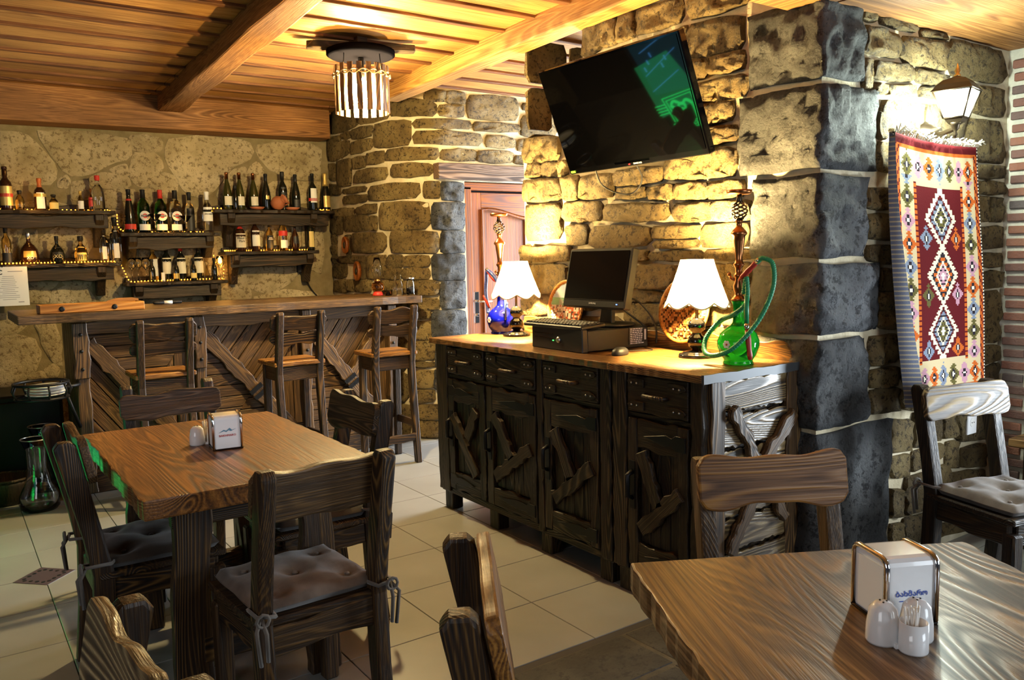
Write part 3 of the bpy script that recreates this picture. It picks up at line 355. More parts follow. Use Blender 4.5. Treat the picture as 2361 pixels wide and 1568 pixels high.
# end face of the block, towards the corridor
for r_ in range(10):
    z0 = .02 + r_ * .265
    for k in range(2):
        a = XW + .03 + (0 if k == 0 else .2 + .12 * (r_ % 2)); b = XW + (.2 + .12 * (r_ % 2)) if k == 0 else 3.4
        stone_piece([(a, z0), (b, z0), (b, z0 + .24), (a, z0 + .24)], lambda s, z, d: (s, 3.925 + d, z), .02, ST, ws)
# quoins of dark basalt wrapping the corner
def quoin(yl, xr, z0, z1, seed):
    nu, nv = 30, 14; dd = .03; M_ = MB(); vs = []; c0 = (XW - dd, YR - dd); Ll, Lr = yl - c0[1], xr - c0[0]; tot = Ll + Lr; R_ = .025
    for j in range(nv + 3):
        for i in range(nu + 3):
            u = min(max(i - 1, 0), nu) / nu * tot; v = min(max(j - 1, 0), nv) / nv
            edge = (i == 0 or i == nu + 2 or j == 0 or j == nv + 2)
            z = z0 + (z1 - z0) * v + .012 * mnoise.noise(Vector((u * 5, v * 3, seed)))
            near = (i in (1, nu + 1)) or (j in (1, nv + 1))
            if abs(u - Ll) < R_: th = (u - Ll + R_) / (2 * R_) * PI / 2; x, y = c0[0] + R_ * (1 - math.cos(th)), c0[1] + R_ * (1 - math.sin(th)); nx, ny = -math.cos(th), -math.sin(th)
            elif u < Ll: x, y, nx, ny = c0[0], yl - u, -1, 0
            else: x, y, nx, ny = c0[0] + (u - Ll), c0[1], 0, -1
            h = .02 * mnoise.noise(Vector((x * 7, y * 7, z * 7))) + .02 * mnoise.noise(Vector((x * 22, y * 22, z * 22 + seed))) - (.012 if near else 0)
            if edge: h = -.045
            vs.append((x + nx * h, y + ny * h, z))
    w_ = nu + 3; fs = [(j * w_ + i, j * w_ + i + 1, (j + 1) * w_ + i + 1, (j + 1) * w_ + i) for j in range(nv + 2) for i in range(nu + 2)]
    M_.add(vs, fs, smooth=True); o = M_.build('quoin', SDK, ws); bm = bmesh.new(); bm.from_mesh(o.data); bm.faces.ensure_lookup_table(); bmesh.ops.reverse_faces(bm, faces=bm.faces) if bm.faces[w_ * 4].normal.dot(Vector((-1, -1, 0))) < 0 else None; bm.to_mesh(o.data); bm.free()
for k, (yl, xr, z0, z1) in enumerate(((2.305, 3.08, 2.075, 2.372), (2.345, 3.2, 1.732, 2.05), (2.275, 3.135, 1.385, 1.708), (2.28, 3.24, 1.078, 1.358), (2.27, 3.172, .70, 1.056), (2.30, 3.352, .03, .682))): quoin(yl, xr, z0, z1, k * 3.7)
# ---- wall with the hanging rug, faces -y
wr = struct(MB().box(((3.42 + 4.4) / 2, YR + .12, 1.36), (.98, .24, 2.72)).build('wall_carpet', MO))
mrg = lambda s, z, d: (s, YR - d, z)
for st in D['RG']: stone_piece([(min(a, 4.318), max(b, .015)) for a, b in st], mrg, .022, ST, wr, grow=.007)
# ---- brick wall at far right, faces -x
wb = struct(MB().box((4.44, 1.545, 1.2), (.22, .87, 2.4)).box((4.44, -.1, 1.2), (.22, .84, 2.4)).box((4.44, .715, .175), (.22, .79, .35)).box((4.44, .715, 1.8), (.22, .79, 1.2)).build('wall_brick', MOW))
w1 = struct(MB().box((4.44, .345, .775), (.1, .05, .85)).box((4.44, 1.085, .775), (.1, .05, .85)).box((4.44, .715, .375), (.1, .69, .05)).box((4.44, .715, 1.175), (.1, .69, .05)).build('added_window_1', WDOOR, bevel=.004)); MB().box((4.31, .715, .365), (.12, .84, .03)).build('added_window_sill', WDOOR, w1, bevel=.004)  # unseen window, added and sized for the side light it lets in
bm1 = None; zz = .02; r_ = 0
while zz < 2.3:
    y = 1.955 - (0 if r_ % 2 else .0); ln = .185 if r_ % 2 else .092; k = 0
    y -= .012 if r_ % 2 else .02
    while y - ln > 1.15:
        bl = MB().box((0, 0, 0), (.03, ln, .037)).build('brick', BRK, wb, bevel=.003)
        bl.location = (4.326 + rnd.uniform(-.003, .003), y - ln / 2, zz + .018); bl.rotation_euler = (rnd.uniform(-.012, .012), 0, 0); y -= ln + .03; k += 1
    zz += .0605; r_ += 1
# ---- back wall behind the bottle shelves, faces -y
YB = 7.0
wk = struct(MB().box((.8, YB + .1, 1.36), (4.4, .2, 2.72)).build('wall_back', MOB))
mbk = lambda s, z, d: (s, YB - d, z)
for st in D['BW']:
    if sum(p[1] for p in st) / len(st) < .1: continue
    stone_piece([(a, max(b, .01)) for a, b in st], mbk, .012, SBW, wk, n=24, rough=.004, inset=.02, jit=.012, grow=.018)
for (x, z) in tuple((-.62 - .44 * i + .1 * (j % 2), .25 + .4 * j) for i in range(2) for j in range(6)) + ((-.2, 2.2), (-.25, 1.7), (-.2, 1.2), (-.3, .7), (.1, .15), (.8, .3), (1.4, .25), (2.0, .3), (2.5, .5), (2.55, .95), (-.1, .3)):
    n_ = 9; stone_piece([(x + .22 * math.cos(a * 2 * PI / n_) * rnd.uniform(.7, 1.1), z + .17 * math.sin(a * 2 * PI / n_) * rnd.uniform(.7, 1.1)) for a in range(n_)], mbk, .012, SBW, wk, n=24, rough=.004, inset=.02)
# ---- curved corner and door wall
PT = [Vector(p) for p in D['PT']]; SS = [0]
for a, b in zip(PT[:-1], PT[1:]): SS.append(SS[-1] + (b - a).length)
def onp(s):
    if s <= 0: i = 0
    else:
        i = 0
        while i < len(PT) - 2 and SS[i + 1] < s: i += 1
    t = (s - SS[i]) / (SS[i + 1] - SS[i]); p = PT[i].lerp(PT[i + 1], t)
    # smoothed normal
    def nrm(k): k = min(max(k, 0), len(PT) - 2); d = (PT[k + 1] - PT[k]).normalized(); return Vector((d.y, -d.x))
    n1 = nrm(i).lerp(nrm(i + 1 if t > .5 else i - 1), abs(t - .5)).normalized(); return p, n1
def mcv(s, z, d): p, n = onp(s); return (p.x + n.x * d, p.y + n.y * d, z)
sdoor = next(SS[i] for i in range(len(PT)) if PT[i].x > 3.2) ; s_of_x = lambda x: SS[-1] - (PT[-1].x - x)
M_ = MB(); ss = [SS[-1] * i / 60 for i in range(61)]; sd0, sd1 = s_of_x(3.41), s_of_x(4.26)
ss = sorted(ss + [sd0, sd1])
for a, b in zip(ss[:-1], ss[1:]):
    zb = 2.0 if sd0 - 1e-4 <= a and b <= sd1 + 1e-4 else 0
    M_.add([mcv(a, zb, 0), mcv(b, zb, 0), mcv(b, 2.74, 0), mcv(a, 2.74, 0), mcv(a, zb, -.12), mcv(b, zb, -.12), mcv(b, 2.74, -.12), mcv(a, 2.74, -.12)], [(0, 1, 2, 3), (7, 6, 5, 4), (0, 4, 5, 1)], smooth=False)
M_.box((3.4, 5.57, 1.0), (.02, .12, 2.0)); M_.box((4.27, 5.57, 1.0), (.02, .12, 2.0))
wd = struct(M_.build('wall_door', MO))
def dense(poly, k=5):
    o = []
    for i in range(len(poly)):
        a, b = poly[i], poly[(i + 1) % len(poly)]
        for t in range(k): o.append((a[0] + (b[0] - a[0]) * t / k, a[1] + (b[1] - a[1]) * t / k))
    return o
for st in D['CV']:
    if any(p[0] > 8 for p in st) or max(p[1] for p in st) < .03: continue
    stone_piece([(max(a, .04), min(max(b, .015), 2.70)) for a, b in st], mcv, .015, ST, wd, grow=.014)
for st in D['CD']: stone_piece([(a, max(b, .015)) for a, b in st], mcv, .022, SDK, wd, n=22, rough=.012, grow=.012)
# ------------------------------------------------------------------ door and lintel
lt = MB().plank(.98, .122, .09, fr((3.65, 5.505, 2.066), (1, 0, 0), (0, 0, 1)), .004, 5, 14, 9).build('trim_1', wood('grey_weathered_lintel', (.03, .016, .009), (.12, .07, .042), (.28, .19, .125), k=8, rough=.6, bump=.8), bevel=.004); struct(lt)
M_ = MB().box((3.452, 5.57, .98), (.075, .08, 1.96)); M_.newgrain().box((4.21, 5.57, .98), (.075, .08, 1.96)); M_.newgrain().box((3.83, 5.57, 1.965), (.83, .08, .06))
dr = struct(M_.build('door_1', WDOOR, bevel=.006))
lf = MB()
lf.box((3.545, 5.585, .97), (.105, .04, 1.9)); lf.newgrain().box((4.13, 5.585, .97), (.1, .04, 1.9)); lf.newgrain().box((3.84, 5.585, .42), (.5, .04, .22)); lf.newgrain().box((3.84, 5.585, .09), (.5, .04, .14))
ap = [(3.597, 1.92), (3.597, 1.80), (3.66, 1.8)] + [(3.66 + .42 * t / 12, 1.8 - .07 * (.5 - .5 * math.cos(PI * t / 12)) ) for t in range(1, 13)] + [(4.08, 1.92)]
lf.newgrain().prism(ap, -.02, .02, fr((0, 5.585, 0), (1, 0, 0), (0, 0, 1)))
leaf = lf.build('door_leaf', WDOOR, dr, bevel=.004)
MB().box((3.84, 5.6, 1.15), (.5, .012, 1.4)).box((3.84, 5.6, .25), (.5, .012, .22)).build('door_panel', WDOOR, dr)
mo = MB().tube([(3.60, 5.56, .54), (3.60, 5.56, 1.785), (3.66, 5.56, 1.79)] + [(3.66 + .42 * t / 12, 5.56, 1.785 - .07 * (.5 - .5 * math.cos(PI * t / 12))) for t in range(1, 13)] + [(4.08, 5.56, .54)], .012, 6, closed=True)
mo.build('panel_moulding', WDOOR, dr)
hd = MB().box((3.528, 5.558, 1.01), (.042, .012, .25)).tube([(3.528, 5.552, 1.06), (3.528, 5.51, 1.06), (3.545, 5.502, 1.06), (3.64, 5.502, 1.055)], .009, 8).lathe([(.012, 0), (.012, .012)], 12, T(3.528, 5.55, .95) @ Matrix.Rotation(PI / 2, 4, 'X')).build('door_handle', CHR, dr, bevel=.002)
# ------------------------------------------------------------------ ceiling
ce = struct(MB().box((2.0, 2.8, 2.79), (8.2, 8.8, .1)).build('ceiling', WCD))
yy = -1.1; k = 0
while yy < 6.74:
    for (xa, xb) in ((-1.6, 1.43), (1.43, 2.78), (2.78, 4.9)):
        if xb > 2.8 and yy < 2.3 and xa > 2: pass
        w = .288
        MB().plank(xb - xa - .004, w, .035, fr(((xa + xb) / 2, yy + w / 2, 2.700), (1, 0, 0), (0, 1, 0)), .0015, rnd.randrange(999), 16, 5).build('board', WC, ce, bevel=.003)
        MB().plank(xb - xa - .004, .042 + rnd.uniform(-.006, .006), .022, fr(((xa + xb) / 2, yy + w + .004, 2.677), (1, 0, 0), (0, 1, 0)), .003, rnd.randrange(999), 16, 5).build('cover_strip', WCG, ce, bevel=.003)
    yy += .296; k += 1
def beam(p, q, w, h, seed, m, name='beam', amp=.006):
    p, q = Vector(p), Vector(q); d = q - p
    side = Vector((0, 0, 1)).cross(d.normalized())
    return MB().plank(d.length, w, h, fr((p + q) / 2 + Vector((0, 0, h / 2)), d, side), amp, seed, 30, 4).build(name, m, ce, bevel=.012, bseg=2)
beam((1.565, 6.76, 2.565), (1.23, -1.0, 2.565), .17, .125, 11, WCD)
beam((2.845, 5.6, 2.565), (2.62, -1.0, 2.565), .135, .125, 12, WC)
beam((-1.5, 6.885, 2.415), (2.86, 6.885, 2.445), .24, .29, 13, WCD)
sf = struct(MB().plank(1.86, 3.9, .34, fr((3.475, .02, 2.532), (1, 0, 0), (0, 1, 0)), .0, 3, 4, 4).build('ceiling_soffit', WCD, bevel=.01))
MB().plank(4.0, .3, .02, fr((2.72, .1, 2.357), (0, 1, 0), (1, 0, 0)), .004, 21, 20, 4).build('board', WCD, sf)
for i in range(4): MB().plank(1.44, .55, .02, fr((3.60, 1.71 - i * .56, 2.356), (1, 0, 0), (0, 1, 0)), .003, 30 + i, 10, 4).build('board', WCD, sf, bevel=.003)
# ------------------------------------------------------------------ bar counter
BY = 5.58
bc = thing('bar_counter', 'long rustic pine bar counter with crossed braces and a thick plank top', 'bar counter', T(0, 0, 0))
_w = wob(.006, 9, 41); poly_ = [(.362 + 2.62 * i / 40, 5.46 + _w(2.62 * i / 40)) for i in range(41)] + [(2.955, 5.72), (2.9, 5.86), (2.865, 6.0), (2.85, 6.2)] + [(2.7 - .234 * i, 6.2 + _w(i * .5 + 9)) for i in range(11)]
MB().prism(poly_, 1.08, 1.135).build('counter_top', WB, bc, bevel=.006, bseg=2)
px_ = [(.685, .075), (1.378, .062), (2.097, .06), (2.765, .06)]
for i, (x, w) in enumerate(px_):
    p = MB().plank(1.06, w, .085, fr((x, BY + .01, .545), (0, 0, 1), (1, 0, 0)), .005, 50 + i, 20, 12).build('post', WB, bc, bevel=.006)
    sl = MB().plank(.34, w + .012, .02, fr((x, BY - .042, .90), (0, 0, 1), (1, 0, 0)), .005, 60 + i, 12, 20).build('post_cap', WB, bc, bevel=.005)
    rv = MB()
    for z in (1.0, .9, .79): rv.lathe([(.011, 0), (.009, .006), (.003, .009)], 10, fr((x, BY - .053, z), (1, 0, 0), (0, 0, 1)))
    rv.build('rivet', IRON, sl)['kind'] = 'stuff'
# left end boards and kick base
for i in range(4): MB().box((.66, BY + .1 + i * .105, .56), (.03, .1, 1.03)).build('end_board', WB, bc, bevel=.004)
MB().box((1.72, BY + .05, .06), (2.14, .05, .12)).build('kick_board', WD, bc, bevel=.003)
MB().box((1.72, BY + .075, .55), (2.1, .02, .95)).build('back_panel', WD, bc)
def clip(poly, tri):
    for i in range(3):
        a, b = tri[i], tri[(i + 1) % 3]; out = []
        side = lambda p: (b[0] - a[0]) * (p[1] - a[1]) - (b[1] - a[1]) * (p[0] - a[0])
        for k in range(len(poly)):
            p, q = poly[k], poly[(k + 1) % len(poly)]; sp, sq = side(p), side(q)
            if sp >= 0: out.append(p)
            if sp * sq < 0: t = sp / (sp - sq); out.append((p[0] + (q[0] - p[0]) * t, p[1] + (q[1] - p[1]) * t))
        poly = out
        if len(poly) < 3: return []
    return poly
def area2(p): return sum(p[i][0] * p[(i + 1) % len(p)][1] - p[(i + 1) % len(p)][0] * p[i][1] for i in range(len(p))) / 2
for i in range(3):
    x0, x1 = px_[i][0] + px_[i][1] / 2 - .005, px_[i + 1][0] - px_[i + 1][1] / 2 + .005; z0, z1 = .12, 1.0; xm, zm = (x0 + x1) / 2, (z0 + z1) / 2 - .02
    MB().plank(x1 - x0, .085, .03, fr((xm, BY + .015, 1.035), (1, 0, 0), (0, 0, 1)), .006, 70 + i, 14, 14).build('top_rail', WB, bc, bevel=.004)
    dg = math.atan2(z1 - z0, x1 - x0)
    tris = [([(x0, z1), (xm, zm), (x1, z1)], dg), ([(x0, z0), (xm, zm), (x0, z1)], -dg if i == 0 else 0), ([(x1, z0), (x1, z1), (xm, zm)], PI / 2), ([(x0, z0), (x1, z0), (xm, zm)], 0)]
    if i == 0: tris[0] = (tris[0][0], 0)
    for tri, ang in tris:
        if area2(tri) < 0: tri = tri[::-1]
        ca, sa = math.cos(ang), math.sin(ang); pitch = .078
        us = [-sa * p[0] + ca * p[1] for p in tri]; u = min(us) + rnd.uniform(-.03, 0)
        while u < max(us):
            a, b = u + .0025, u + pitch - .0025; L_ = 3
            strip = [(-sa * v + ca * w_, ca * v + sa * w_) for w_, v in ((-L_, a), (L_, a), (L_, b), (-L_, b))]
            pl = clip(strip, tri)
            if len(pl) >= 3 and area2(pl) > .0008:
                m_ = MB(); rot = Matrix(((ca, sa), (-sa, ca)))
                loc = [tuple(rot @ Vector((p[0] - xm, p[1] - zm))) for p in pl]
                m_.prism(loc, 0, .018 + rnd.uniform(0, .006), fr((xm, BY + .06, zm), (ca, 0, sa), (-sa, 0, ca))); m_.build('panel_plank', WB, bc, bevel=.0025)
            u += pitch
    L_ = math.hypot(x1 - x0, z1 - z0 - .06) - .03
    MB().plank(L_, .088, .028, fr((xm, BY + .012, zm + .01), (x1 - x0, 0, -(z1 - z0 - .06)), (0, 0, 1)), .008, 80 + i, 26, 28).build('brace', WB, bc, bevel=.004)
    if i: MB().plank(L_ * .5, .08, .026, fr(((x1 + xm) / 2 + .01, BY + .014, (z1 + zm) / 2 - .0), (x1 - xm, 0, z1 - zm), (0, 0, 1)), .007, 90 + i, 14, 28).build('brace', WB, bc, bevel=.004)
    st = MB().box((0, 0, 0), (.03, .1, .006), fr((xm + .0, BY - .004, zm + .01), (x1 - x0, 0, -(z1 - z0)), (0, 0, 1)))
    st.box((.05, 0, 0), (.03, .1, .006), fr((xm + .0, BY - .004, zm + .01), (x1 - x0, 0, -(z1 - z0)), (0, 0, 1)))
    for sx in (0, .05):
        for sy in (-.035, 0, .035): st.lathe([(.008, 0), (.006, .006), (.002, .008)], 8, fr((xm, BY - .007, zm + .01), (x1 - x0, 0, -(z1 - z0)), (0, 0, 1)) @ T(sx, sy, 0) @ Matrix.Rotation(PI, 4, 'X'))
    st.build('iron_strap', IRON, bc)
    MB().box((x1 - .03, BY - .006, .985), (.05, .012, .035)).build('iron_corner', IRON, bc, bevel=.003)
# round wrought iron basket fixed at the end of the bar, with plates
bk = thing('iron_basket', 'round wrought iron basket of white plates at left end of bar', 'basket', T(.45, 5.42, .66))
r1 = MB(); r1.tube(arc((0, 0), .14, 0, 2 * PI, 28, 'xy', .085)[:-1], .009, 6, closed=True).tube(arc((0, 0), .135, 0, 2 * PI, 28, 'xy', 0)[:-1], .009, 6, closed=True); r1.build('rim', IRON, bk)
r2 = MB()
for k in range(9): a = k * 2 * PI / 9; r2.tube([(.135 * math.cos(a), .135 * math.sin(a), 0), (.155 * math.cos(a), .155 * math.sin(a), .04), (.14 * math.cos(a), .14 * math.sin(a), .085)], .006, 6)
for k in range(3): a = k * PI / 3; r2.tube([(.135 * math.cos(a), .135 * math.sin(a), 0), (-.135 * math.cos(a), -.135 * math.sin(a), 0)], .004, 6)
r2.build('bar', IRON, bk); MB().tube([(.13, .05, .04), (.19, .1, .04), (.23, .16, .04)], .012, 6).build('bracket', IRON, bk); MB().tube([(.13, .03, .0), (.16, .06, -.1), (.2, .12, -.22)], .01, 6).build('stay', IRON, bk)
for k in range(4):
    pl = MB().lathe([(.03, 0), (.07, .002), (.105, .01), (.104, .013), (.07, .006), (.001, .004)], 24, T(.47 + .008 * (k % 2), 5.43, .668 + k * .016)).build('plate', CER)
    tag(pl, ['white plate at the bottom of the pile in the iron basket', 'second white plate from the bottom in the iron basket', 'third white plate from the bottom in the iron basket', 'topmost white plate of the pile in the iron basket'][k], 'plate', 'plates in the iron basket')
# big glass jar on the floor left of the bar
jr = thing('glass_jar', 'tall clear glass jar on the floor left of the bar', 'jar', T(.4, 5.45, 0))
MB().lathe([(.09, 0), (.105, .02), (.105, .09), (.07, .16), (.055, .24), (.058, .36), (.078, .42), (.075, .42), (.054, .36), (.05, .24), (.065, .16), (.1, .09), (.1, .02), (.01, .01)], 28).build('body', GL, jr)
MB().tube(arc((0, 0), .077, 0, 2 * PI, 24, 'xy', .42)[:-1], .003, 6, closed=True).build('rim', STEEL, jr)
jr2 = copy_tree(jr); jr2.location = (.47, 5.86, 0); jr2['label'] = 'second glass jar further back beside the end of the bar'
bsk = thing('wicker_tub', 'low dark wicker tub on the tiles beside the glass jar', 'tub', T(.25, 5.75, 0))
MB().lathe([(.12, 0), (.14, .03), (.15, .12), (.145, .15), (.135, .15), (.135, .03), (.01, .02)], 28).build('body', WDK, bsk)
MB().tube(arc((0, 0), .147, 0, 2 * PI, 24, 'xy', .15)[:-1], .01, 6, closed=True).build('rim', WDK, bsk)
# ------------------------------------------------------------------ bar stools
def stool(x, y, rz, label, seed):
    t = thing('bar_stool', label, 'bar stool', T(x, y, 0, rz), 'bar stools in front of the counter')
    for s in (-1, 1):
        pr = [(-.215, 0), (-.165, 0), (-.105, .56), (-.095, .7), (-.115, .80), (-.175, 1.075), (-.18, 1.095), (-.215, 1.1), (-.22, 1.08), (-.165, .8), (-.15, .7), (-.16, .56)]
        MB().prism(pr, -.02, .02, fr((s * .135, 0, 0), (0, 1, 0), (0, 0, 1)), 1).build('leg', WD, t, bevel=.005)
        MB().prism([(.10, .0), (.145, .0), (.125, .745), (.08, .745)], -.022, .022, fr((s * .13, 0, 0), (0, 1, 0), (0, 0, 1)), 1).build('leg', WD, t, bevel=.005)
        MB().box((s * .135, -.02, .27), (.022, .25, .05)).build('stretcher', WD, t, bevel=.004)
        MB().box((s * .135, -.01, .70), (.022, .2, .09)).build('apron', WD, t, bevel=.004)
    MB().plank(.34, .31, .03, fr((0, -.0, .765), (1, 0, 0), (0, 1, 0)), .004, seed, 14, 16).build('seat', WCH, t, bevel=.006)
    for k, (z, h, yy) in enumerate(((1.025, .1, -.152), (.925, .075, -.13))):
        MB().plank(.37, h, .022, fr((0, yy, z), (1, 0, 0), (0, -.2, 1)), .009, seed + 5 + k, 18, 17, .5).build('back_slat', WD, t, bevel=.005)
    MB().box((0, .118, .70), (.25, .022, .09)).build('apron', WD, t, bevel=.004); MB().box((0, -.125, .70), (.24, .022, .09)).build('apron', WD, t, bevel=.004)
    MB().plank(.25, .055, .022, fr((0, .125, .3), (1, 0, 0), (0, 0, 1)), .004, seed + 8, 10, 15).build('footrest', WD, t, bevel=.004); MB().plank(.25, .055, .022, fr((0, -.185, .18), (1, 0, 0), (0, 0, 1)), .004, seed + 9, 10, 15).build('stretcher', WD, t, bevel=.004)
    return t
stool(1.06, 5.22, 0, 'bar stool at the left bay of the bar, mostly behind the table chairs', 100)
stool(1.86, 5.20, .02, 'middle bar stool, its seat bare, second from the stone wall', 120)
stool(2.53, 5.19, -.03, 'bar stool nearest the stone wall with legs standing on bright tiles', 140)
# ------------------------------------------------------------------ dining tables
def table(name, label, M, lx, ly, mat, seed, zt=.76, th=.06):
    """local x: width, local y: length; top plank grain runs along y"""
    t = thing(name, label, 'table', M)
    top = MB().plank(ly, lx, th, fr((0, 0, zt - th / 2), (0, 1, 0), (-1, 0, 0)), .0028, seed, 60, 40)
    top.build('table_top', mat, t, bevel=.006, bseg=2)
    for sy in (-1, 1):
        for sx in (-1, 1):
            MB().plank(zt - th, .115, .05, fr((sx * (lx / 2 - .16), sy * (ly / 2 - .2), (zt - th) / 2), (sx * -.03, sy * .03, 1), (1, 0, 0)), .006, seed + 3 + sx + 2 * sy, 18, 12).build('leg', WD, t, bevel=.006)
        MB().box((0, sy * (ly / 2 - .2), zt - th - .05), (lx - .22, .05, .09)).build('cross_beam', WD, t, bevel=.006)
        MB().box((0, sy * (ly / 2 - .2), .2), (lx - .36, .045, .09)).build('foot_rail', WD, t, bevel=.006)
    MB().box((0, 0, .2), (.05, ly - .44, .1)).build('stretcher', WD, t, bevel=.006)
    return t
table('dining_table', 'square-cornered brown pine table between the bar and the sideboard', T(.79, 2.995, 0), .735, 1.135, WT, 200)
A_ = Vector((1.171, 1.263)); ang = math.atan2(.898 - 1.263, 1.847 - 1.171)
c2 = A_ + Vector((math.cos(ang), math.sin(ang))) * .385 + Vector((math.sin(ang), -math.cos(ang))) * .6
table('dining_table', 'big grey-brown pine table in front with a knotty live-edge top', T(c2.x, c2.y, 0, ang), .77, 1.2, WT2, 210)
bn = thing('bench', 'low wooden bench against the brick wall, only its end showing', 'bench', T(4.17, 1.42, 0))
MB().plank(.72, .25, .04, fr((0, 0, .50), (0, 1, 0), (-1, 0, 0)), .003, 225, 20, 20).build('seat', WT2, bn, bevel=.005)
for sy in (-1, 1): MB().plank(.48, .2, .04, fr((0, sy * .28, .24), (0, 0, 1), (1, 0, 0)), .004, 226 + sy, 10, 12).build('leg', WD, bn, bevel=.005)
MB().box((0, 0, .2), (.035, .54, .07)).build('stretcher', WD, bn, bevel=.004)
# ------------------------------------------------------------------ chairs
def cushion(m, parent, w, d, z, seed, name='cushion'):
    n = 22; r = random.Random(seed); vs = []; B = [(-.12, -.11), (.12, -.11), (-.12, .11), (.12, .11), (0, 0)]
    for side in (1, -1):
        for j in range(n + 1):
            for i in range(n + 1):
                u, v = -1 + 2 * i / n, -1 + 2 * j / n; e = max(0, 1 - max(abs(u), abs(v)) ** 4) ** .5; k = 1 - .06 * (u * u * v * v)
                bow = 1 - .05 * (1 - abs(u * v)) * (1 if max(abs(u), abs(v)) > .9 else 0)
                x, y = u * w / 2 * k * bow, v * d / 2 * k * bow; h = .034 * e
                if side > 0:
                    for bx, by in B: h -= .024 * math.exp(-((x - bx) ** 2 + (y - by) ** 2) / .0011) + .006 * math.exp(-((x - bx) ** 2 + (y - by) ** 2) / .006)
                    h += .008 * mnoise.noise(Vector((x * 16, y * 16, seed))) * e
                vs.append((x, y, z + .022 + side * h))
    N = (n + 1) ** 2; fs = []
    for j in range(n):
        for i in range(n):
            a = j * (n + 1) + i; fs.append((a, a + 1, a + n + 2, a + n + 1)); fs.append((N + a, N + a + n + 1, N + a + n + 2, N + a + 1))
    b_ = MB(); b_.add(vs, fs, smooth=True); o = b_.build(name, m, parent)
    for bx, by in B: MB().lathe([(.009, 0), (.007, .004), (.002, .006)], 10, T(bx, by, z + .022 + .012)).build('button', m, o)
    return o
def chair(M, label, seed, back=WD, body=WD, cush=CUSH, pw=.42, ph=.135, inner=True, pz=.80, ties=True, grp='dark pine dining chairs', top=.87, tieside=(-1, 1), cat='chair'):
    t = thing('dining_chair', label, cat, M, grp)
    for s in (-1, 1):
        pr = [(-.245, 0), (-.185, 0), (-.16, .2), (-.15, .42), (-.175, .55), (-.235, top - .015), (-.25, top), (-.285, top), (-.3, top - .02), (-.235, .55), (-.215, .42), (-.225, .2)]
        MB().prism(pr, -.023, .023, fr((s * .178, 0, 0), (0, 1, 0), (0, 0, 1)), 1).build('rear_leg', body, t, bevel=.009, bseg=2)
        MB().prism([(.145, 0), (.195, 0), (.2, .37), (.145, .37)], -.025, .025, fr((s * .175, 0, 0), (0, 1, 0), (0, 0, 1)), 1).build('front_leg', body, t, bevel=.007)
        MB().plank(.34, .085, .026, fr((s * .178, -.005, .365), (0, 1, 0), (0, 0, 1)), .005, seed + s, 14, 16).build('side_rail', body, t, bevel=.005)
    MB().plank(.33, .085, .026, fr((0, .17, .365), (1, 0, 0), (0, 0, 1)), .005, seed + 3, 12, 14).build('front_rail', body, t, bevel=.005)
    MB().plank(.33, .085, .026, fr((0, -.19, .365), (1, 0, 0), (0, 0, 1)), .005, seed + 4, 12, 14).build('rear_rail', back if back is not WGR else body, t, bevel=.005)
    MB().plank(.41, .40, .024, fr((0, 0, .418), (1, 0, 0), (0, 1, 0)), .004, seed + 5, 14, 14).build('seat', body, t, bevel=.005)
    lean = Vector((0, -.185, 1)); yb = -.235 - .06 * (pz - .55) / .32 * 1.0 + (.052 if inner else 0)
    MB().plank(pw, ph, .026, fr((0, -.175 - .06 * (pz - .55) / .32 + .016, pz), (1, 0, 0), lean), .008, seed + 7, 26, 15, .35).build('back_plank', back, t, bevel=.006, bseg=2)
    if cush is not None:
        cu = cushion(cush, t, .40, .39, .43, seed)
        if ties:
            for s in tieside:
                ti = MB(); x = s * .178
                ti.tube([(x - s * .03, -.14, .455), (x + s * .028, -.16, .46), (x + s * .03, -.235, .462), (x - s * .02, -.24, .455), (x - s * .03, -.15, .45)], .006, 5)
                ti.tube([(x + s * .02, -.235, .46), (x + s * .04, -.255, .43), (x + s * .03, -.25, .33)], .006, 5).tube([(x + s * .02, -.235, .46), (x + s * .015, -.262, .42), (x + s * .012, -.255, .34)], .006, 5)
                ti.tube(arc((0, 0), .018, 0, 2 * PI, 8, 'xz')[:-1], .005, 5, T(x + s * .02, -.25, .455), closed=True).build('tie', TIE, cu)
    return t
R90 = PI / 2
chair(T(.835, 2.395, 0, .05), 'chair at the near side of the square table, taupe tufted cushion tied on', 300, pw=.40, ph=.15, pz=.775, back=WB)
chair(T(.555, 3.06, 0, -R90), 'chair at the left end of the square table with a dark brown cushion', 320, cush=CUSHD, pz=.80, back=WB, ph=.15)
chair(T(.845, 3.77, 0, PI), 'chair on the far side of the square table, back to the bar', 340, pz=.775, ph=.115, pw=.44, cush=CUSHD, back=WB)
chair(T(1.13, 3.06, 0, R90), 'chair at the right end of the square table, facing away from the sideboard', 360, pz=.80, ph=.135, pw=.44, back=WDK, cush=CUSHD)
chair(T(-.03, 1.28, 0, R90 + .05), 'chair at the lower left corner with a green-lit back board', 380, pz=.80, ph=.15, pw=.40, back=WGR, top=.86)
chair(T(.95, 1.08, 0, -R90 + R90 - .54 - R90 + .0), 'chair pulled up to the left side of the big front table', 400, pz=.80, ph=.15, pw=.42, back=WCH, top=.87)
gv = Vector((-math.sin(ang), math.cos(ang)))
chair(T(1.72, 1.21, 0, ang + PI), 'chair on the far side of the big front table with a smooth orange-brown back board', 420, pz=.80, ph=.135, pw=.42, back=WCH, top=.855, cush=CUSH, body=WB)
chair(T(3.36, 1.47, 0, PI - .28), 'chair below the hanging rug with a grained back board silvered by daylight', 440, pz=.79, ph=.135, pw=.44, back=WGR, body=WDK, top=.86, tieside=(1,))

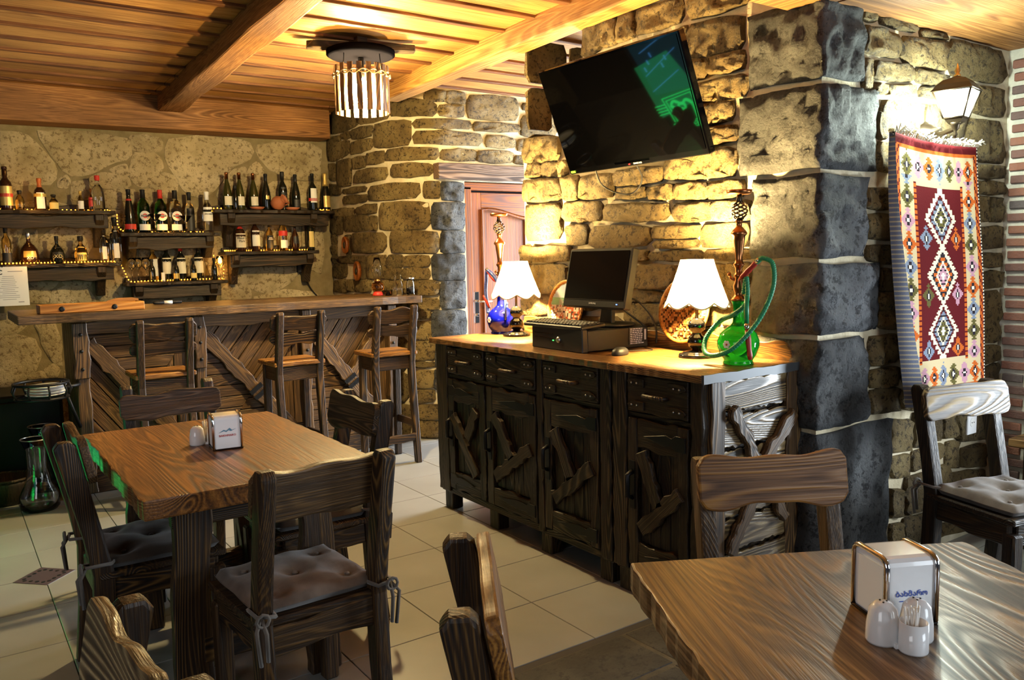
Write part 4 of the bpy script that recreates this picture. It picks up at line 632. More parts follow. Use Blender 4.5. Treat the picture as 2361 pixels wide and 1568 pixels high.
ch = thing('black_filler_box', 'low black box put in for the black area left of the bar', 'filler box', T(.12, 6.3, 0))  # box put in to fill the black area beside the bar
MB().box((0, 0, .3), (1.0, .5, .6)).build('carcass', BLK, ch, bevel=.03, bseg=3)
for s_ in (-1, 1): MB().box((s_ * .245, -.256, .3), (.47, .02, .52)).build('door', BLK, ch, bevel=.006)
# ------------------------------------------------------------------ sideboards along the screen wall
FX, ZC = 2.29, .97
def fpt(y, z, w=0): return (FX - w, y, z)
def door(t, y0, y1, z0, z1, seed, flip=False, handle_left=True):
    w = y0 - y1; F = lambda u, v, d=0: fr((FX - d, y0 - u, z0 + v), (0, -1, 0), (0, 0, 1)); h = z1 - z0
    st = .055; d = MB(); n = 4
    d.plank(h, st, .026, fr((FX - .008, y0 - st / 2, z0 + h / 2), (0, 0, 1), (0, -1, 0)), .004, seed, 20, 22).newgrain().plank(h, st, .026, fr((FX - .008, y1 + st / 2, z0 + h / 2), (0, 0, 1), (0, -1, 0)), .004, seed + 1, 20, 22)
    d.newgrain().plank(w - 2 * st, .12, .024, F(w / 2, h - .06, .008), .006, seed + 2, 16, 24).newgrain().plank(w - 2 * st, .1, .024, F(w / 2, .05, .008), .006, seed + 3, 16, 24)
    dd = d.build('door', WDK, t, bevel=.003)
    k = 0; u = st; pw = (w - 2 * st) / n
    for k in range(n): MB().box((0, 0, 0), (h - .2, pw - .003, .012), fr((FX + .006, y0 - st - pw * (k + .5), z0 + h / 2), (0, 0, 1), (0, -1, 0))).build('plank', WDK, dd, bevel=.002)
    # crossed battens (K pattern)
    A, B = ((st - .005, h - .2), (w - st - .03, .12)) if flip else ((st + .03, h - .13), (w * .55, h * .45))
    C, Dd = ((w - st - .02, h - .14), (w * .55, h * .5)) if flip else ((w - st + .02, h * .58), (st + .03, .16))
    for (p, q) in ((A, B), (C, Dd)):
        du, dv = q[0] - p[0], q[1] - p[1]; L_ = math.hypot(du, dv)
        MB().plank(L_, .062, .024, fr((FX - .024, y0 - (p[0] + q[0]) / 2, z0 + (p[1] + q[1]) / 2), (0, -du, dv), (0, 0, 1)), .006, seed + 5 + int(p[0] * 99), 16, 40).build('batten', WDK, dd, bevel=.003)
    # spear shaped iron hinges
    for zz in (h - .065, .055):
        s_ = MB(); x0, x1 = (w - .01, st + .04) if not flip else (.01, w - st - .05); sg = 1 if x1 > x0 else -1; Lh = abs(x1 - x0)
        poly = [(0, -.03), (.05, -.03), (.07, -.016), (Lh * .45, -.024), (Lh, 0), (Lh * .45, .024), (.07, .016), (.05, .03), (0, .03)]
        poly = [(x0 + sg * a, zz + b) for a, b in poly]
        if sg < 0: poly = poly[::-1]
        s_.prism(poly, 0, .005, F(0, 0, .021)); s_.build('hinge', IRON, dd, bevel=.0015)
    hl = MB(); xh = st / 2 if handle_left else w - st / 2
    hl.tube([(FX - .02, y0 - xh, z0 + h * .64), (FX - .05, y0 - xh, z0 + h * .62), (FX - .05, y0 - xh, z0 + h * .48), (FX - .02, y0 - xh, z0 + h * .46)], .011, 8).box((FX - .022, y0 - xh, z0 + h * .55), (.004, .03, .2)); hl.build('handle', IRON, dd)
def drawer(t, y0, y1, z0, z1, seed):
    w, h = y0 - y1, z1 - z0
    d = MB().plank(w, h, .03, fr((FX - .006, (y0 + y1) / 2, (z0 + z1) / 2), (0, -1, 0), (0, 0, 1)), .004, seed, 20, 20).build('drawer', WDK, t, bevel=.004)
    cut = [(-.045, -.018), (.01, -.02), (.04, -.01), (.05, .0), (.038, .014), (.0, .018), (-.045, .016)]
    for sy, sz in ((1, 1), (-1, 1), (1, -1), (-1, -1)):
        pl = [(a * sy * -1, b * sz) for a, b in cut]; pl = pl if sy * sz < 0 else pl[::-1]
        MB().prism(pl, 0, .009, fr((FX - .02, (y0 + y1) / 2 + sy * (w / 2 - .055), (z0 + z1) / 2 + sz * (h / 2 - .028)), (0, -1, 0), (0, 0, 1))).build('corner_carving', WDK, d, bevel=.002)
    ym, zm = (y0 + y1) / 2, (z0 + z1) / 2
    MB().tube([(FX - .02, ym + .06, zm), (FX - .045, ym + .05, zm), (FX - .045, ym - .05, zm), (FX - .02, ym - .06, zm)], .009, 8).build('handle', WD, d)
    rv = MB()
    for sy in (1, -1):
        for sz in (1, -1):
            for k in (0, .03): rv.lathe([(.005, 0), (.004, .004), (.001, .005)], 8, fr((FX - .029, ym + sy * (w / 2 - .035 - k), zm + sz * (h / 2 - .03)), (0, -1, 0), (0, 0, 1)))
    rv.build('stud', STEEL, d)['kind'] = 'stuff'
def top(t, y0, y1, seed):
    return MB().plank(y0 - y1, .60, .03, fr((2.545, (y0 + y1) / 2, ZC - .015), (0, -1, 0), (1, 0, 0)), .003, seed, 50, 50).build('sideboard_top', WCAB, t, bevel=.004, bseg=2)
def stile(t, y0, y1, seed, z0=.11, z1=.94): MB().plank(z1 - z0, y0 - y1, .035, fr((FX - .002, (y0 + y1) / 2, (z0 + z1) / 2), (0, 0, 1), (0, -1, 0)), .004, seed, 24, 22).build('stile', WDK, t, bevel=.004)
def carcass(t, y0, y1):
    m_ = MB(); m_.box((2.565, (y0 + y1) / 2, .525), (.50, y0 - y1 - .02, .83)); m_.build('carcass', WDK, t)
    MB().box((FX + .01, (y0 + y1) / 2, .115), (.03, y0 - y1 - .01, .035)).build('bottom_rail', WDK, t, bevel=.003)
    MB().box((FX + .01, (y0 + y1) / 2, .768), (.03, y0 - y1 - .01, .02)).build('middle_rail', WDK, t, bevel=.003)
sb = thing('sideboard', 'long black-brown rustic sideboard with three doors, computer and blue hookah on it', 'sideboard')
carcass(sb, 4.02, 2.556); top(sb, 4.045, 2.548, 500)
for i, (a, b) in enumerate(((4.02, 3.905), (3.075, 3.03), (2.625, 2.556))): stile(sb, a, b, 510 + i)
door(sb, 3.893, 3.525, .14, .755, 520, True); door(sb, 3.51, 3.085, .14, .755, 540); door(sb, 3.02, 2.635, .14, .755, 560, False)
drawer(sb, 3.89, 3.53, .782, .932, 580); drawer(sb, 3.505, 3.085, .782, .932, 583); drawer(sb, 3.02, 2.635, .782, .932, 586)
for y in (3.96, 3.5, 3.05, 2.62):
    for x in (2.33, 2.76): MB().box((x, y, .05), (.07, .08, .1)).build('foot', WDK, sb, bevel=.004)
def splash(t, y0, y1, seed, curl):
    n = 40; lo = [(0, 0)]; hi = []; L_ = y0 - y1
    for i in range(n + 1):
        u = L_ * i / n; d = (L_ - u) if curl else 9
        hh = .085 + .012 * math.sin(u * 9 + seed) + .006 * math.sin(u * 31)
        if d < .1: hh *= math.sqrt(max(0, 1 - (1 - d / .1) ** 2))
        hi.append((u, max(hh, .004)))
    poly = [(0, 0), (L_, 0)] + hi[::-1]
    MB().prism(poly, -.012, .012, fr((2.812, y0, ZC - .002), (0, -1, 0), (0, 0, 1))).build('splashback', WCAB, t, bevel=.003)
splash(sb, 3.9, 2.556, 1, False)
s2 = thing('sideboard', 'narrow single-door sideboard at the basalt corner with a carved end panel', 'sideboard')
carcass(s2, 2.544, 2.06); top(s2, 2.546, 2.035, 600); splash(s2, 2.544, 2.05, 2.4, True)
MB().plank(.59, .034, .012, fr((2.545, 2.03, ZC - .016), (1, 0, 0), (0, 0, 1)), .002, 601, 30, 30).build('edge_strip', plain('grey_edge_metal', (.06, .065, .07), .45, .2), s2)
stile(s2, 2.544, 2.46, 610); stile(s2, 2.11, 2.05, 611)
door(s2, 2.45, 2.12, .14, .755, 620, False); drawer(s2, 2.45, 2.12, .782, .932, 640)
for y in (2.5, 2.09):
    for x in (2.33, 2.76): MB().box((x, y, .05), (.07, .07, .1)).build('foot', WDK, s2, bevel=.004)
# carved end panel facing the room
EP = lambda u, v, d=0: fr((u, 2.045 - d, v), (1, 0, 0), (0, 0, 1))
ep = MB().plank(.83, .075, .03, fr((2.338, 2.045, .525), (0, 0, 1), (1, 0, 0)), .003, 650, 26, 20).newgrain().plank(.83, .085, .03, fr((2.785, 2.045, .525), (0, 0, 1), (1, 0, 0)), .003, 651, 26, 20).build('end_frame', WB, s2, bevel=.004)
for k in range(6):
    hh = .115 if k < 5 else .11; MB().plank(.375, .12 if k else .12, .016 + .004 * (k % 2), EP(2.56, .875 - k * .135, -.002 + .003 * (k % 2)), .005, 660 + k, 24, 70, 0).build('end_board', WGR, ep, bevel=.003)
for (p, q, wd, sd) in (((2.40, .835), (2.555, .59), .05, 1), ((2.77, .775), (2.56, .585), .055, 2), ((2.585, .55), (2.72, .35), .05, 3), ((2.54, .5), (2.385, .27), .055, 4)):
    du, dv = q[0] - p[0], q[1] - p[1]; MB().plank(math.hypot(du, dv), wd, .03, EP((p[0] + q[0]) / 2, (p[1] + q[1]) / 2, .026) @ Matrix.Rotation(math.atan2(dv, du), 4, 'Z'), .008, 670 + sd, 18, 40).build('batten', WB, ep, bevel=.006)
# ------------------------------------------------------------------ computer
pc = thing('computer_case', 'black desktop computer case lying flat on the sideboard under the monitor', 'computer')
PM = fr((2.575, 3.045, ZC), (1, 0, 0), (0, 1, 0)) @ Matrix.Rotation(-.03, 4, 'Z')
MB().box((.015, 0, .052), (.37, .395, .097), PM).build('case', BLK, pc, bevel=.004)
MB().prism([(-.2, .0), (-.2, .108), (-.17, .108), (-.165, .0)], -.2, .2, PM @ fr((0, 0, 0), (1, 0, 0), (0, 0, 1))).build('front_bezel', plain('case_front_plastic', (.016, .016, .017), .28), pc, bevel=.004)
MB().lathe([(.016, 0), (.014, .006), (.006, .009)], 16, PM @ fr((-.2, -.02, .05), (0, -1, 0), (0, 0, 1))).build('power_button', STEEL, pc)
MB().box((-.201, .022, .045), (.003, .008, .005), PM).build('power_light', E_GL, pc)
MB().box((-.201, .1, .075), (.003, .15, .004), PM).box((-.201, .1, .055), (.003, .15, .003), PM).build('drive_slot', BLKG, pc)
stk = MB().box((.12, -.199, .058), (.085, .002, .08), PM).build('sticker', LABK, pc); lines = MB()
for k in range(9):
    u = .085
    while u < .155: w_ = rnd.uniform(.004, .016); lines.box((u + w_ / 2, -.2005, .024 + k * .0085), (w_, .001, .0045), PM); u += w_ + .004
lines.build('printing', INKW, stk); MB().box((.18, -.199, .062), (.01, .002, .05), PM).build('sticker', LABWH, pc)
kb = thing('keyboard', 'black keyboard lying on top of the computer case', 'keyboard')
KM = PM @ fr((-.115, .03, .118), (1, 0, 0), (0, 1, 0)) @ Matrix.Rotation(-.06, 4, 'Y') @ Matrix.Rotation(.04, 4, 'Z')
MB().box((-.02, 0, 0), (.15, .44, .018), KM).build('body', BLK, kb, bevel=.005)
ks = MB()
for r_ in range(5):
    for q in range(18): ks.box((-.075 + r_ * .024, -.2 + q * .0235, .012), (.019, .019, .008), KM)
ks.build('keys', BLK, kb, bevel=.0015)['kind'] = 'stuff'
mn = thing('monitor', 'black flat computer monitor, screen off, standing on the computer case', 'monitor')
tl = math.radians(12); MM = fr((2.555, 2.965, 1.305), (0, -1, 0), (math.sin(tl), 0, math.cos(tl)))
MB().box((0, 0, -.02), (.445, .285, .045), MM).build('housing', BLK, mn, bevel=.006); MB().box((0, .012, .0035), (.415, .232, .003), MM).build('screen', SCR, mn)
MB().box((0, -.1045, .0035), (.43, .0015, .002), MM).build('bezel_line', CHR, mn)
text('SAMSUNG', .011, MM @ T(0, -.122, .0035), INKW, mn); MB().box((.17, -.122, .0035), (.008, .004, .002), MM).build('power_light', E_BL, mn)
MB().prism([(-.045, 0), (.045, 0), (.035, .12), (-.035, .12)], -.012, .012, fr((2.61, 2.955, 1.085), (0, -1, 0), (.12, 0, 1))).build('neck', BLK, mn, bevel=.004); MB().lathe([(.1, 0), (.11, .004), (.105, .012), (.04, .018), (.001, .018)], 24, T(2.645, 2.955, 1.0755)).build('base', BLK, mn)
cb = MB()
for pts in ([(2.65, 2.93, 1.2), (2.7, 2.86, 1.2), (2.74, 2.8, 1.13), (2.775, 2.795, 1.06), (2.782, 2.8, .99)], [(2.65, 2.98, 1.19), (2.72, 3.06, 1.16), (2.75, 3.1, 1.1), (2.785, 3.12, 1.0)], [(2.66, 2.95, 1.18), (2.73, 2.9, 1.11), (2.76, 2.85, 1.06), (2.785, 2.9, .99)]): cb.tube(spline(pts, 5), .0045, 6)
tag(cb.build('cable', BLK), 'black cables hanging behind the computer monitor', 'cable')
ms = thing('mouse', 'black computer mouse with a red glow in front of the computer case', 'mouse', T(2.46, 2.70, ZC, .35))
mv = MB().lathe([(.03, 0), (.032, .008), (.029, .022), (.018, .033), (.001, .036)], 20, ID, sx=1.75, sy=1.0); mv.build('body', BLK, ms); MB().box((-.03, -.012, .003), (.012, .008, .004)).build('sensor_light', E_R, ms); MB().lathe([(.004, -.004), (.004, .004)], 10, T(-.028, 0, .028) @ Matrix.Rotation(PI / 2, 4, 'X')).build('wheel', STEEL, ms)
MB().tube(spline([(.05, 0, .012), (.12, .02, .005), (.2, -.06, .004), (.28, .02, .004)], 6), .0022, 5).build('cord', BLK, ms)
# ------------------------------------------------------------------ table lamps
def lamp(x, y, label, rz):
    t = thing('table_lamp', label, 'lamp', T(x, y, ZC, rz), 'pair of table lamps on the sideboards')
    MB().lathe([(.075, 0), (.078, .006), (.074, .014), (.062, .017), (.058, .022), (.05, .025), (.022, .03), (.02, .036)], 28).build('base', BLKG, t)
    MB().lathe([(.02, .034), (.034, .046), (.040, .066), (.034, .087), (.021, .098), (.020, .106), (.034, .118), (.038, .134), (.034, .150), (.02, .162), (.018, .166)], 24).build('turned_stem', BLKG, t)
    MB().lathe([(.007, .164), (.007, .33)], 10).build('rod', BRONZE, t)
    n = 64; vs = []; R0, R1 = .068, .134
    for j, (r, z) in enumerate([(R0 + (R1 - R0) * (k / 8) ** 1.15, .415 - .18 * k / 8) for k in range(9)]):
        for i in range(n):
            a = 2 * PI * i / n; sc = abs(math.sin(a * 4)); k = j / 8
            vs.append((r * (1 + .03 * k * sc) * math.cos(a), r * (1 + .03 * k * sc) * math.sin(a), z - .024 * sc * k * k))
    fs = [(j * n + i, (j + 1) * n + i, (j + 1) * n + (i + 1) % n, j * n + (i + 1) % n) for j in range(8) for i in range(n)]
    s_ = MB(); s_.add(vs, fs, smooth=True); so = s_.build('lamp_shade', SHADE, t)
    tr = MB().tube([vs[8 * n + i] for i in range(n)], .0035, 5, closed=True).build('trim', plain('pale_gold_trim', (.7, .6, .4), .5), so)
    MB().lathe([(.001, .325), (.018, .33), (.03, .352), (.032, .37), (.022, .392), (.012, .402)], 14).build('bulb', E_BULB, t)
    return t
lamp(2.645, 3.755, 'glowing table lamp beside the blue hookah near the door', .2); lamp(2.645, 2.42, 'glowing table lamp beside the green hookah, scalloped cream shade', .5)
# ------------------------------------------------------------------ hookahs
def hookah(x, y, label, vase, hose, rz, sc, stem=COPPER):
    t = thing('hookah', label, 'hookah', T(x, y, ZC, rz) @ Matrix.Scale(sc, 4), 'hookahs on the sideboards')
    MB().lathe([(.070, 0), (.073, .006), (.068, .014), (.069, .022), (.085, .045), (.098, .085), (.098, .11), (.085, .145), (.06, .17), (.038, .185), (.027, .2), (.024, .26), (.028, .285), (.034, .3)], 32, caps=True).build('vase', vase, t)
    st = MB().lathe([(.03, .3), (.036, .306), (.03, .314), (.02, .325), (.018, .34), (.024, .352), (.026, .37), (.018, .395), (.017, .41), (.022, .416), (.022, .424), (.016, .432), (.016, .455), (.024, .468), (.026, .474), (.02, .482), (.016, .5), (.019, .53), (.026, .58), (.029, .605), (.036, .612), (.038, .62), (.03, .632), (.014, .65), (.013, .665), (.017, .672), (.017, .68)], 20)
    st.build('stem', stem, t)
    cg = MB(); n = 5
    for k in range(n):
        cg.tube([((.012 + .026 * math.sin(PI * u / 10)) * math.cos(2 * PI * (k / n + .09 * u)), (.012 + .026 * math.sin(PI * u / 10)) * math.sin(2 * PI * (k / n + .09 * u)), .68 + .085 * u / 10) for u in range(11)], .0045, 5)
    cg.lathe([(.014, .678), (.016, .684), (.012, .69)], 12).lathe([(.013, .762), (.016, .77), (.012, .785), (.012, .8)], 12).build('twisted_cage', BRONZE, t)
    MB().lathe([(.01, .798), (.05, .80), (.058, .806), (.06, .82), (.057, .82), (.05, .808), (.001, .806)], 28).build('tray', COPPER, t)
    MB().tube([(0, .018, .40), (0, .04, .405), (0, .05, .42)], .008, 8).lathe([(.006, -.01), (.01, 0), (.006, .01)], 10, T(0, .052, .425)).build('valve', stem, t)
    h = MB().tube(spline(HP[hose.name], 10), .0105, 10); ho = h.build('hose', hose, t); rg = MB()
    sp = spline(HP[hose.name], 10)
    for k in range(1, len(sp) - 1): d = (sp[k + 1] - sp[k - 1]).normalized(); rg.lathe([(.0108, -.003), (.0125, 0), (.0108, .003)], 10, fr(sp[k], d.orthogonal(), d.cross(d.orthogonal())), caps=False)
    rg.build('hose_rib', hose, ho)
    e = HM[hose.name]; d = (Vector(e[1]) - Vector(e[0])); F_ = fr(e[0], d.orthogonal(), d.cross(d.orthogonal())); L_ = d.length
    MB().lathe([(.009, 0), (.013, .01), (.012, L_ * .3), (.014, L_ * .5), (.011, L_ * .8), (.006, L_)], 12, F_).build('mouthpiece', REDH, t); MB().lathe([(.013, -.02), (.013, .004)], 12, F_).build('collar', CHR, t)
    # painted white flower on the vase
    fl_ = MB()
    for k in range(6):
        a = k * PI / 3; fl_.lathe([(.0085, 0), (.006, .002)], 8, fr((-.0985, .012 * math.cos(a), .1 + .012 * math.sin(a)), (0, -1, 0), (0, 0, 1)))
    fl_.build('flower', CER, t); MB().lathe([(.006, 0), (.004, .002)], 8, fr((-.1, 0, .1), (0, -1, 0), (0, 0, 1))).build('flower_centre', INKR, t)
    return t
# hose paths in hookah space (x away from the room, -y to the right of the picture)
HP = {'green_hose': [(-.02, -.04, .335), (-.03, -.06, .41), (-.03, -.062, .30), (-.035, .0, .24), (-.02, .09, .2), (-.06, .14, .12), (-.11, .11, .055), (-.13, .03, .05), (-.11, -.06, .1), (-.05, -.14, .22), (-.02, -.19, .36), (-.02, -.19, .47), (-.03, -.145, .50), (-.03, -.11, .48)],
      'blue_hose': [(0, .03, .33), (0, .08, .36), (0, .12, .30), (0, .1, .2), (-.02, .05, .12), (-.02, -.02, .08)] and [(-.02, .0, .355), (-.03, .04, .4), (-.02, .13, .43), (-.02, .145, .36), (-.03, .14, .28), (-.04, .11, .2), (-.05, .085, .14)]}
HM = {'green_hose': ((-.03, -.115, .485), (-.03, -.02, .40)), 'blue_hose': ((-.02, .12, .43), (-.03, .02, .36))}
g_ = hookah(2.6, 2.16, 'tall hookah with emerald green glass vase and green hose', GRNV, GRNH, .12, .835)
b_ = hookah(2.66, 3.93, 'hookah with cobalt blue vase and blue hose in front of the door', BLUV, BLUH, 0, .84)
ex = MB().tube([(-.05, -.075, .33), (-.05, -.076, .2)], .011, 8).build('hose_end', GRNH, g_); MB().lathe([(.012, -.03), (.012, 0)], 10, T(-.05, -.076, .2)).build('collar', CHR, g_); MB().lathe([(.009, -.17), (.013, -.15), (.011, -.12), (.014, -.07), (.012, -.03)], 12, T(-.05, -.076, .2) @ Matrix.Rotation(-.12, 4, 'X')).build('mouthpiece', REDH, g_)
MB().lathe([(.008, 0), (.012, .02), (.01, .09), (.006, .11)], 10, fr((-.04, .15, .26), (1, 0, 0), (0, -.6, .5)) ).build('mouthpiece', REDH, b_)
for sx in (-1, 1): MB().tube(arc((-.145, .2), .03, -.6, .6, 6, 'yz', -.03) if sx < 0 else [(-.03, -.1, .24), (-.03, -.1, .1)], .008, 6).build('hose_end', BLUH, b_)
# ------------------------------------------------------------------ painted plates leaning on the wall
def plate(y, z, r, label, seed, base, rim=None):
    t = thing('decorative_plate', label, 'plate', fr((2.772, y, z), (0, -1, 0), (.16, 0, 1)), 'decorative plates behind the lamps')
    MB().lathe([(.001, -.02), (r * .8, -.014), (r, 0), (r * .985, .008), (r * .9, .004), (r * .86, -.002)], 48, caps=False).build('rim', rim or WBOX, t)
    n = 26; R_ = r * .88; vs = []; fs = []; cols = []
    rr = random.Random(seed)
    vm = MB()
    for j in range(n):
        for i in range(n):
            x, y_ = (-1 + 2 * (i + .5) / n) * R_, (-1 + 2 * (j + .5) / n) * R_
            if math.hypot(x, y_) > R_ * .985: continue
            c, h = base(x / R_, y_ / R_, rr, i, j); s_ = R_ / n * .98; vm.box((x, y_, -.004 + h / 2), (s_ * 2, s_ * 2, h + .004)); cols.append(c)
    o = vm.build('picture', PAINT2, t); ca = o.data.color_attributes.new('print', 'FLOAT_COLOR', 'POINT')
    for q, c in enumerate(cols):
        for k in range(8): ca.data[q * 8 + k].color = (*c, 1)
    o['kind'] = 'stuff'
    return t
def relief(x, y, rr, i, j):
    k = rr.random(); b = (.30, .12, .03) if k < .4 else (.44, .22, .07) if k < .75 else (.08, .03, .01)
    if (i * 7 + j * 13) % 5 == 0: b = (.03, .012, .005)
    return b, .002 + .007 * rr.random()
def scene_(x, y, rr, i, j):
    n_ = mnoise.noise(Vector((x * 3, y * 3, 2)))
    if y > .35: c = (.42 + .2 * n_, .5 + .15 * n_, .6)
    elif y > .1: c = (.12, .24, .16) if n_ > -.1 else (.3, .34, .3)
    else: c = (.6, .55, .45) if rr.random() < .55 else (.06, .03, .02) if rr.random() < .5 else (.4, .1, .04)
    return c, .001
plate(2.615, 1.155, .152, 'round carved wooden plate behind the lamp by the green hookah', 3, relief)
plate(3.475, 1.135, .15, 'round painted landscape plate half hidden behind the monitor', 4, scene_, WBOX)
# ------------------------------------------------------------------ wall shelves behind the bar
def shelf(x0, x1, z, label, seed, br, drop=.24):
    t = thing('wall_shelf', label, 'shelf', T((x0 + x1) / 2, 6.89, z), 'dark wooden bottle shelves on the limestone wall'); L_ = x1 - x0; c = (x0 + x1) / 2
    MB().plank(L_, .19, .028, T(0, -.0, -.014), .006, seed, 36, 30).build('board', WDK, t, bevel=.004)
    MB().plank(L_ - .1, .095, .022, fr((0, -.05, -.08), (1, 0, 0), (0, 0, 1)), .008, seed + 1, 36, 11).build('apron', WDK, t, bevel=.004)
    MB().plank(L_ - .04, .05, .02, fr((0, .08, .012), (1, 0, 0), (0, 0, 1)), .009, seed + 2, 30, 10).build('back_rail', WDK, t, bevel=.004)
    for x in br:
        pr = [(.09, -.028), (-.085, -.028), (-.085, -.07), (-.06, -.11), (-.02, -.15), (.01, -.2), (.03, -drop), (.09, -drop)]
        MB().prism(pr, -.03, .03, fr((x - c, 0, 0), (0, 1, 0), (0, 0, 1)), 1).build('bracket', WDK, t, bevel=.005)
    return t
SH = {'UL': (-.35, 1.14, 1.815, 'long upper left shelf with small spirit bottles', (.2, 1.03), .27), 'LL': (-.35, 1.155, 1.43, 'long lower left shelf with round cognac bottles above the notice', (.2, 1.02), .25), 'MU': (1.165, 1.90, 1.653, 'middle upper shelf carrying green and clear vermouth bottles', (1.25, 1.82), .2), 'ML': (1.18, 1.94, 1.273, 'lowest middle shelf carrying wine bottles and stemmed glasses', (1.27, 1.83), .19), 'RU': (1.86, 2.885, 1.837, 'right upper shelf with a row of dark wine bottles and a clay jug', (2.0, 2.7), .3), 'RL': (1.925, 2.725, 1.498, 'right lower shelf with whisky bottles and a notched front edge', (2.02, 2.65), .27)}
for i, (k, (a, b, z, lab, br, dp)) in enumerate(SH.items()): shelf(a, b, z, lab, 700 + i * 7, br, dp)
PROF = {
 'wine': [(.036, 0), (.0375, .01), (.0375, .185), (.034, .205), (.02, .228), (.0145, .24), (.0135, .3), (.0155, .302), (.0155, .315), (.013, .318)],
 'burg': [(.039, 0), (.041, .01), (.041, .12), (.038, .155), (.028, .205), (.018, .24), (.014, .26), (.0135, .3), (.016, .302), (.016, .314), (.013, .318)],
 'champ': [(.042, 0), (.044, .01), (.044, .13), (.04, .16), (.028, .21), (.018, .245), (.015, .27), (.0165, .29), (.0175, .31), (.014, .32)],
 'verm': [(.042, 0), (.044, .01), (.044, .185), (.04, .215), (.026, .24), (.017, .252), (.0155, .3), (.0165, .318), (.014, .32)],
 'spir': [(.037, 0), (.039, .008), (.039, .17), (.035, .2), (.022, .225), (.015, .24), (.0145, .29), (.0165, .3), (.0165, .318), (.013, .32)],
 'cone': [(.045, 0), (.047, .01), (.046, .06), (.034, .17), (.022, .24), (.016, .265), (.0145, .3), (.0165, .305), (.0165, .318), (.013, .32)],
 'squat': [(.055, 0), (.058, .01), (.058, .16), (.05, .2), (.03, .225), (.02, .24), (.018, .28), (.022, .285), (.022, .318), (.02, .32)],
 'bell': [(.075, 0), (.085, .02), (.086, .09), (.075, .15), (.05, .19), (.025, .215), (.018, .235), (.018, .27), (.021, .275), (.021, .318), (.019, .32)],
 'round': [(.05, 0), (.062, .04), (.066, .1), (.058, .16), (.036, .205), (.022, .225), (.02, .265), (.026, .27), (.026, .318), (.022, .32)],
 'mini': [(.036, 0), (.038, .01), (.038, .16), (.03, .205), (.016, .24), (.015, .28), (.019, .285), (.019, .318), (.016, .32)]}
def bottle(x, z, h, kind, glassm, capm, label, lab=None, labm=None, w=1.0, y=6.875, flat=1.0, word=None, wm=None, ws=.012, capfrac=.8, band=None, wy=.5, n=20):
    s = h / .32; pr = [(r * w * s if kind != 'mini' else r * .75 * w, zz * s) for r, zz in PROF[kind]]
    t = thing('bottle', label, 'bottle', T(x, y, z), 'bottles on the bar shelves')
    M4 = ID
    if kind == 'sq' or flat < 0: pass
    MB().lathe(pr, n, ID, sy=abs(flat)).build('body', glassm, t)
    cut = capfrac * h; cr = [(r * 1.06 + .0006, zz) for r, zz in pr if zz >= cut]
    if cr and capm is not None:
        i = next(k for k in range(len(pr)) if pr[k][1] >= cut); a, b = pr[i - 1], pr[i]; q = (cut - a[1]) / (b[1] - a[1] + 1e-9); cr = [((a[0] + (b[0] - a[0]) * q) * 1.06 + .0006, cut)] + cr; cr[-1] = (cr[-1][0], h + .001)
        MB().lathe(cr, n, ID, sy=abs(flat)).build('cap', capm, t)
    R_ = max(r for r, _ in pr)
    def patch(z0, z1, half, m, nm, k=1.012):
        vs = []; q = 10
        rad = lambda zz: next((pr[i][0] + (pr[i + 1][0] - pr[i][0]) * (zz - pr[i][1]) / (pr[i + 1][1] - pr[i][1] + 1e-9) for i in range(len(pr) - 1) if pr[i][1] <= zz <= pr[i + 1][1]), R_)
        for zz in (z0, (z0 + z1) / 2, z1):
            for i in range(q + 1): a = -PI / 2 - half + 2 * half * i / q; r = rad(zz) * k + .0006; vs.append((r * math.cos(a), r * math.sin(a) * abs(flat), zz))
        o = MB().add(vs, [(j * (q + 1) + i, j * (q + 1) + i + 1, (j + 1) * (q + 1) + i + 1, (j + 1) * (q + 1) + i) for j in range(2) for i in range(q)], smooth=True).build(nm, m, t); return o
    lo = None
    if lab: lo = patch(lab[0] * h, lab[1] * h, lab[2] if len(lab) > 2 else 1.15, labm, 'label')
    if band: patch(band[0] * h, band[1] * h, 1.5, band[2], 'band', 1.02)
    if word and lo:
        zz = (lab[0] + (lab[1] - lab[0]) * wy) * h; text(word, ws, fr((0, -R_ * abs(flat) * 1.03 - .003, zz), (1, 0, 0), (0, 0, 1)), wm or INK, lo, ext=.0012)
    return t
B = bottle; z = 1.815
B(.451, z, .303, 'wine', GLBR, GLBR, 'tall bottle with a broad gold label at left end of the upper left shelf', (.1, .55), LABG, 1.15, band=(.3, .38, LABR))
B(.532, z, .139, 'mini', GLO, BLK, 'tiny golden bottle first from the left on the upper left shelf')
B(.66, z, .229, 'squat', GLBR, plain('orange_cap', (.45, .12, .03), .4), 'squat dark bottle with orange cap on the upper left shelf', (.05, .55, .7), LABWH, .95, band=(.42, .52, LABG), capfrac=.72)
B(.744, z, .115, 'mini', GLO, BLK, 'tiny square golden bottle right of the squat orange-capped bottle', (.1, .5), LABY, 1.1)
B(.921, z, .145, 'mini', GLO, LABG, 'slim tiny bottle with a gold cap on the upper left shelf', (.1, .5), LABWH, .7)
B(.99, z, .165, 'squat', GLA, None, 'square-shouldered amber bottle without a neck cap beside the clear decanter', (.2, .6), LABR, .62)
B(1.04, z, .262, 'squat', GL, LABR, 'clear decanter bottle with red stopper at right end of the upper left shelf', None, None, .95, capfrac=.86)
z = 1.43
B(.427, z, .278, 'spir', GLO, BLK, 'pale golden bottle with black cap at left end of the lower left shelf', (.05, .3), LABK, .95)
B(.564, z, .225, 'bell', GLBR, STEEL, 'wide bell-shaped brown cognac bottle with silver cap', (.22, .42, .7), LABG, 1.05, capfrac=.8, word='XO', wm=INKW, ws=.03, wy=-.1)
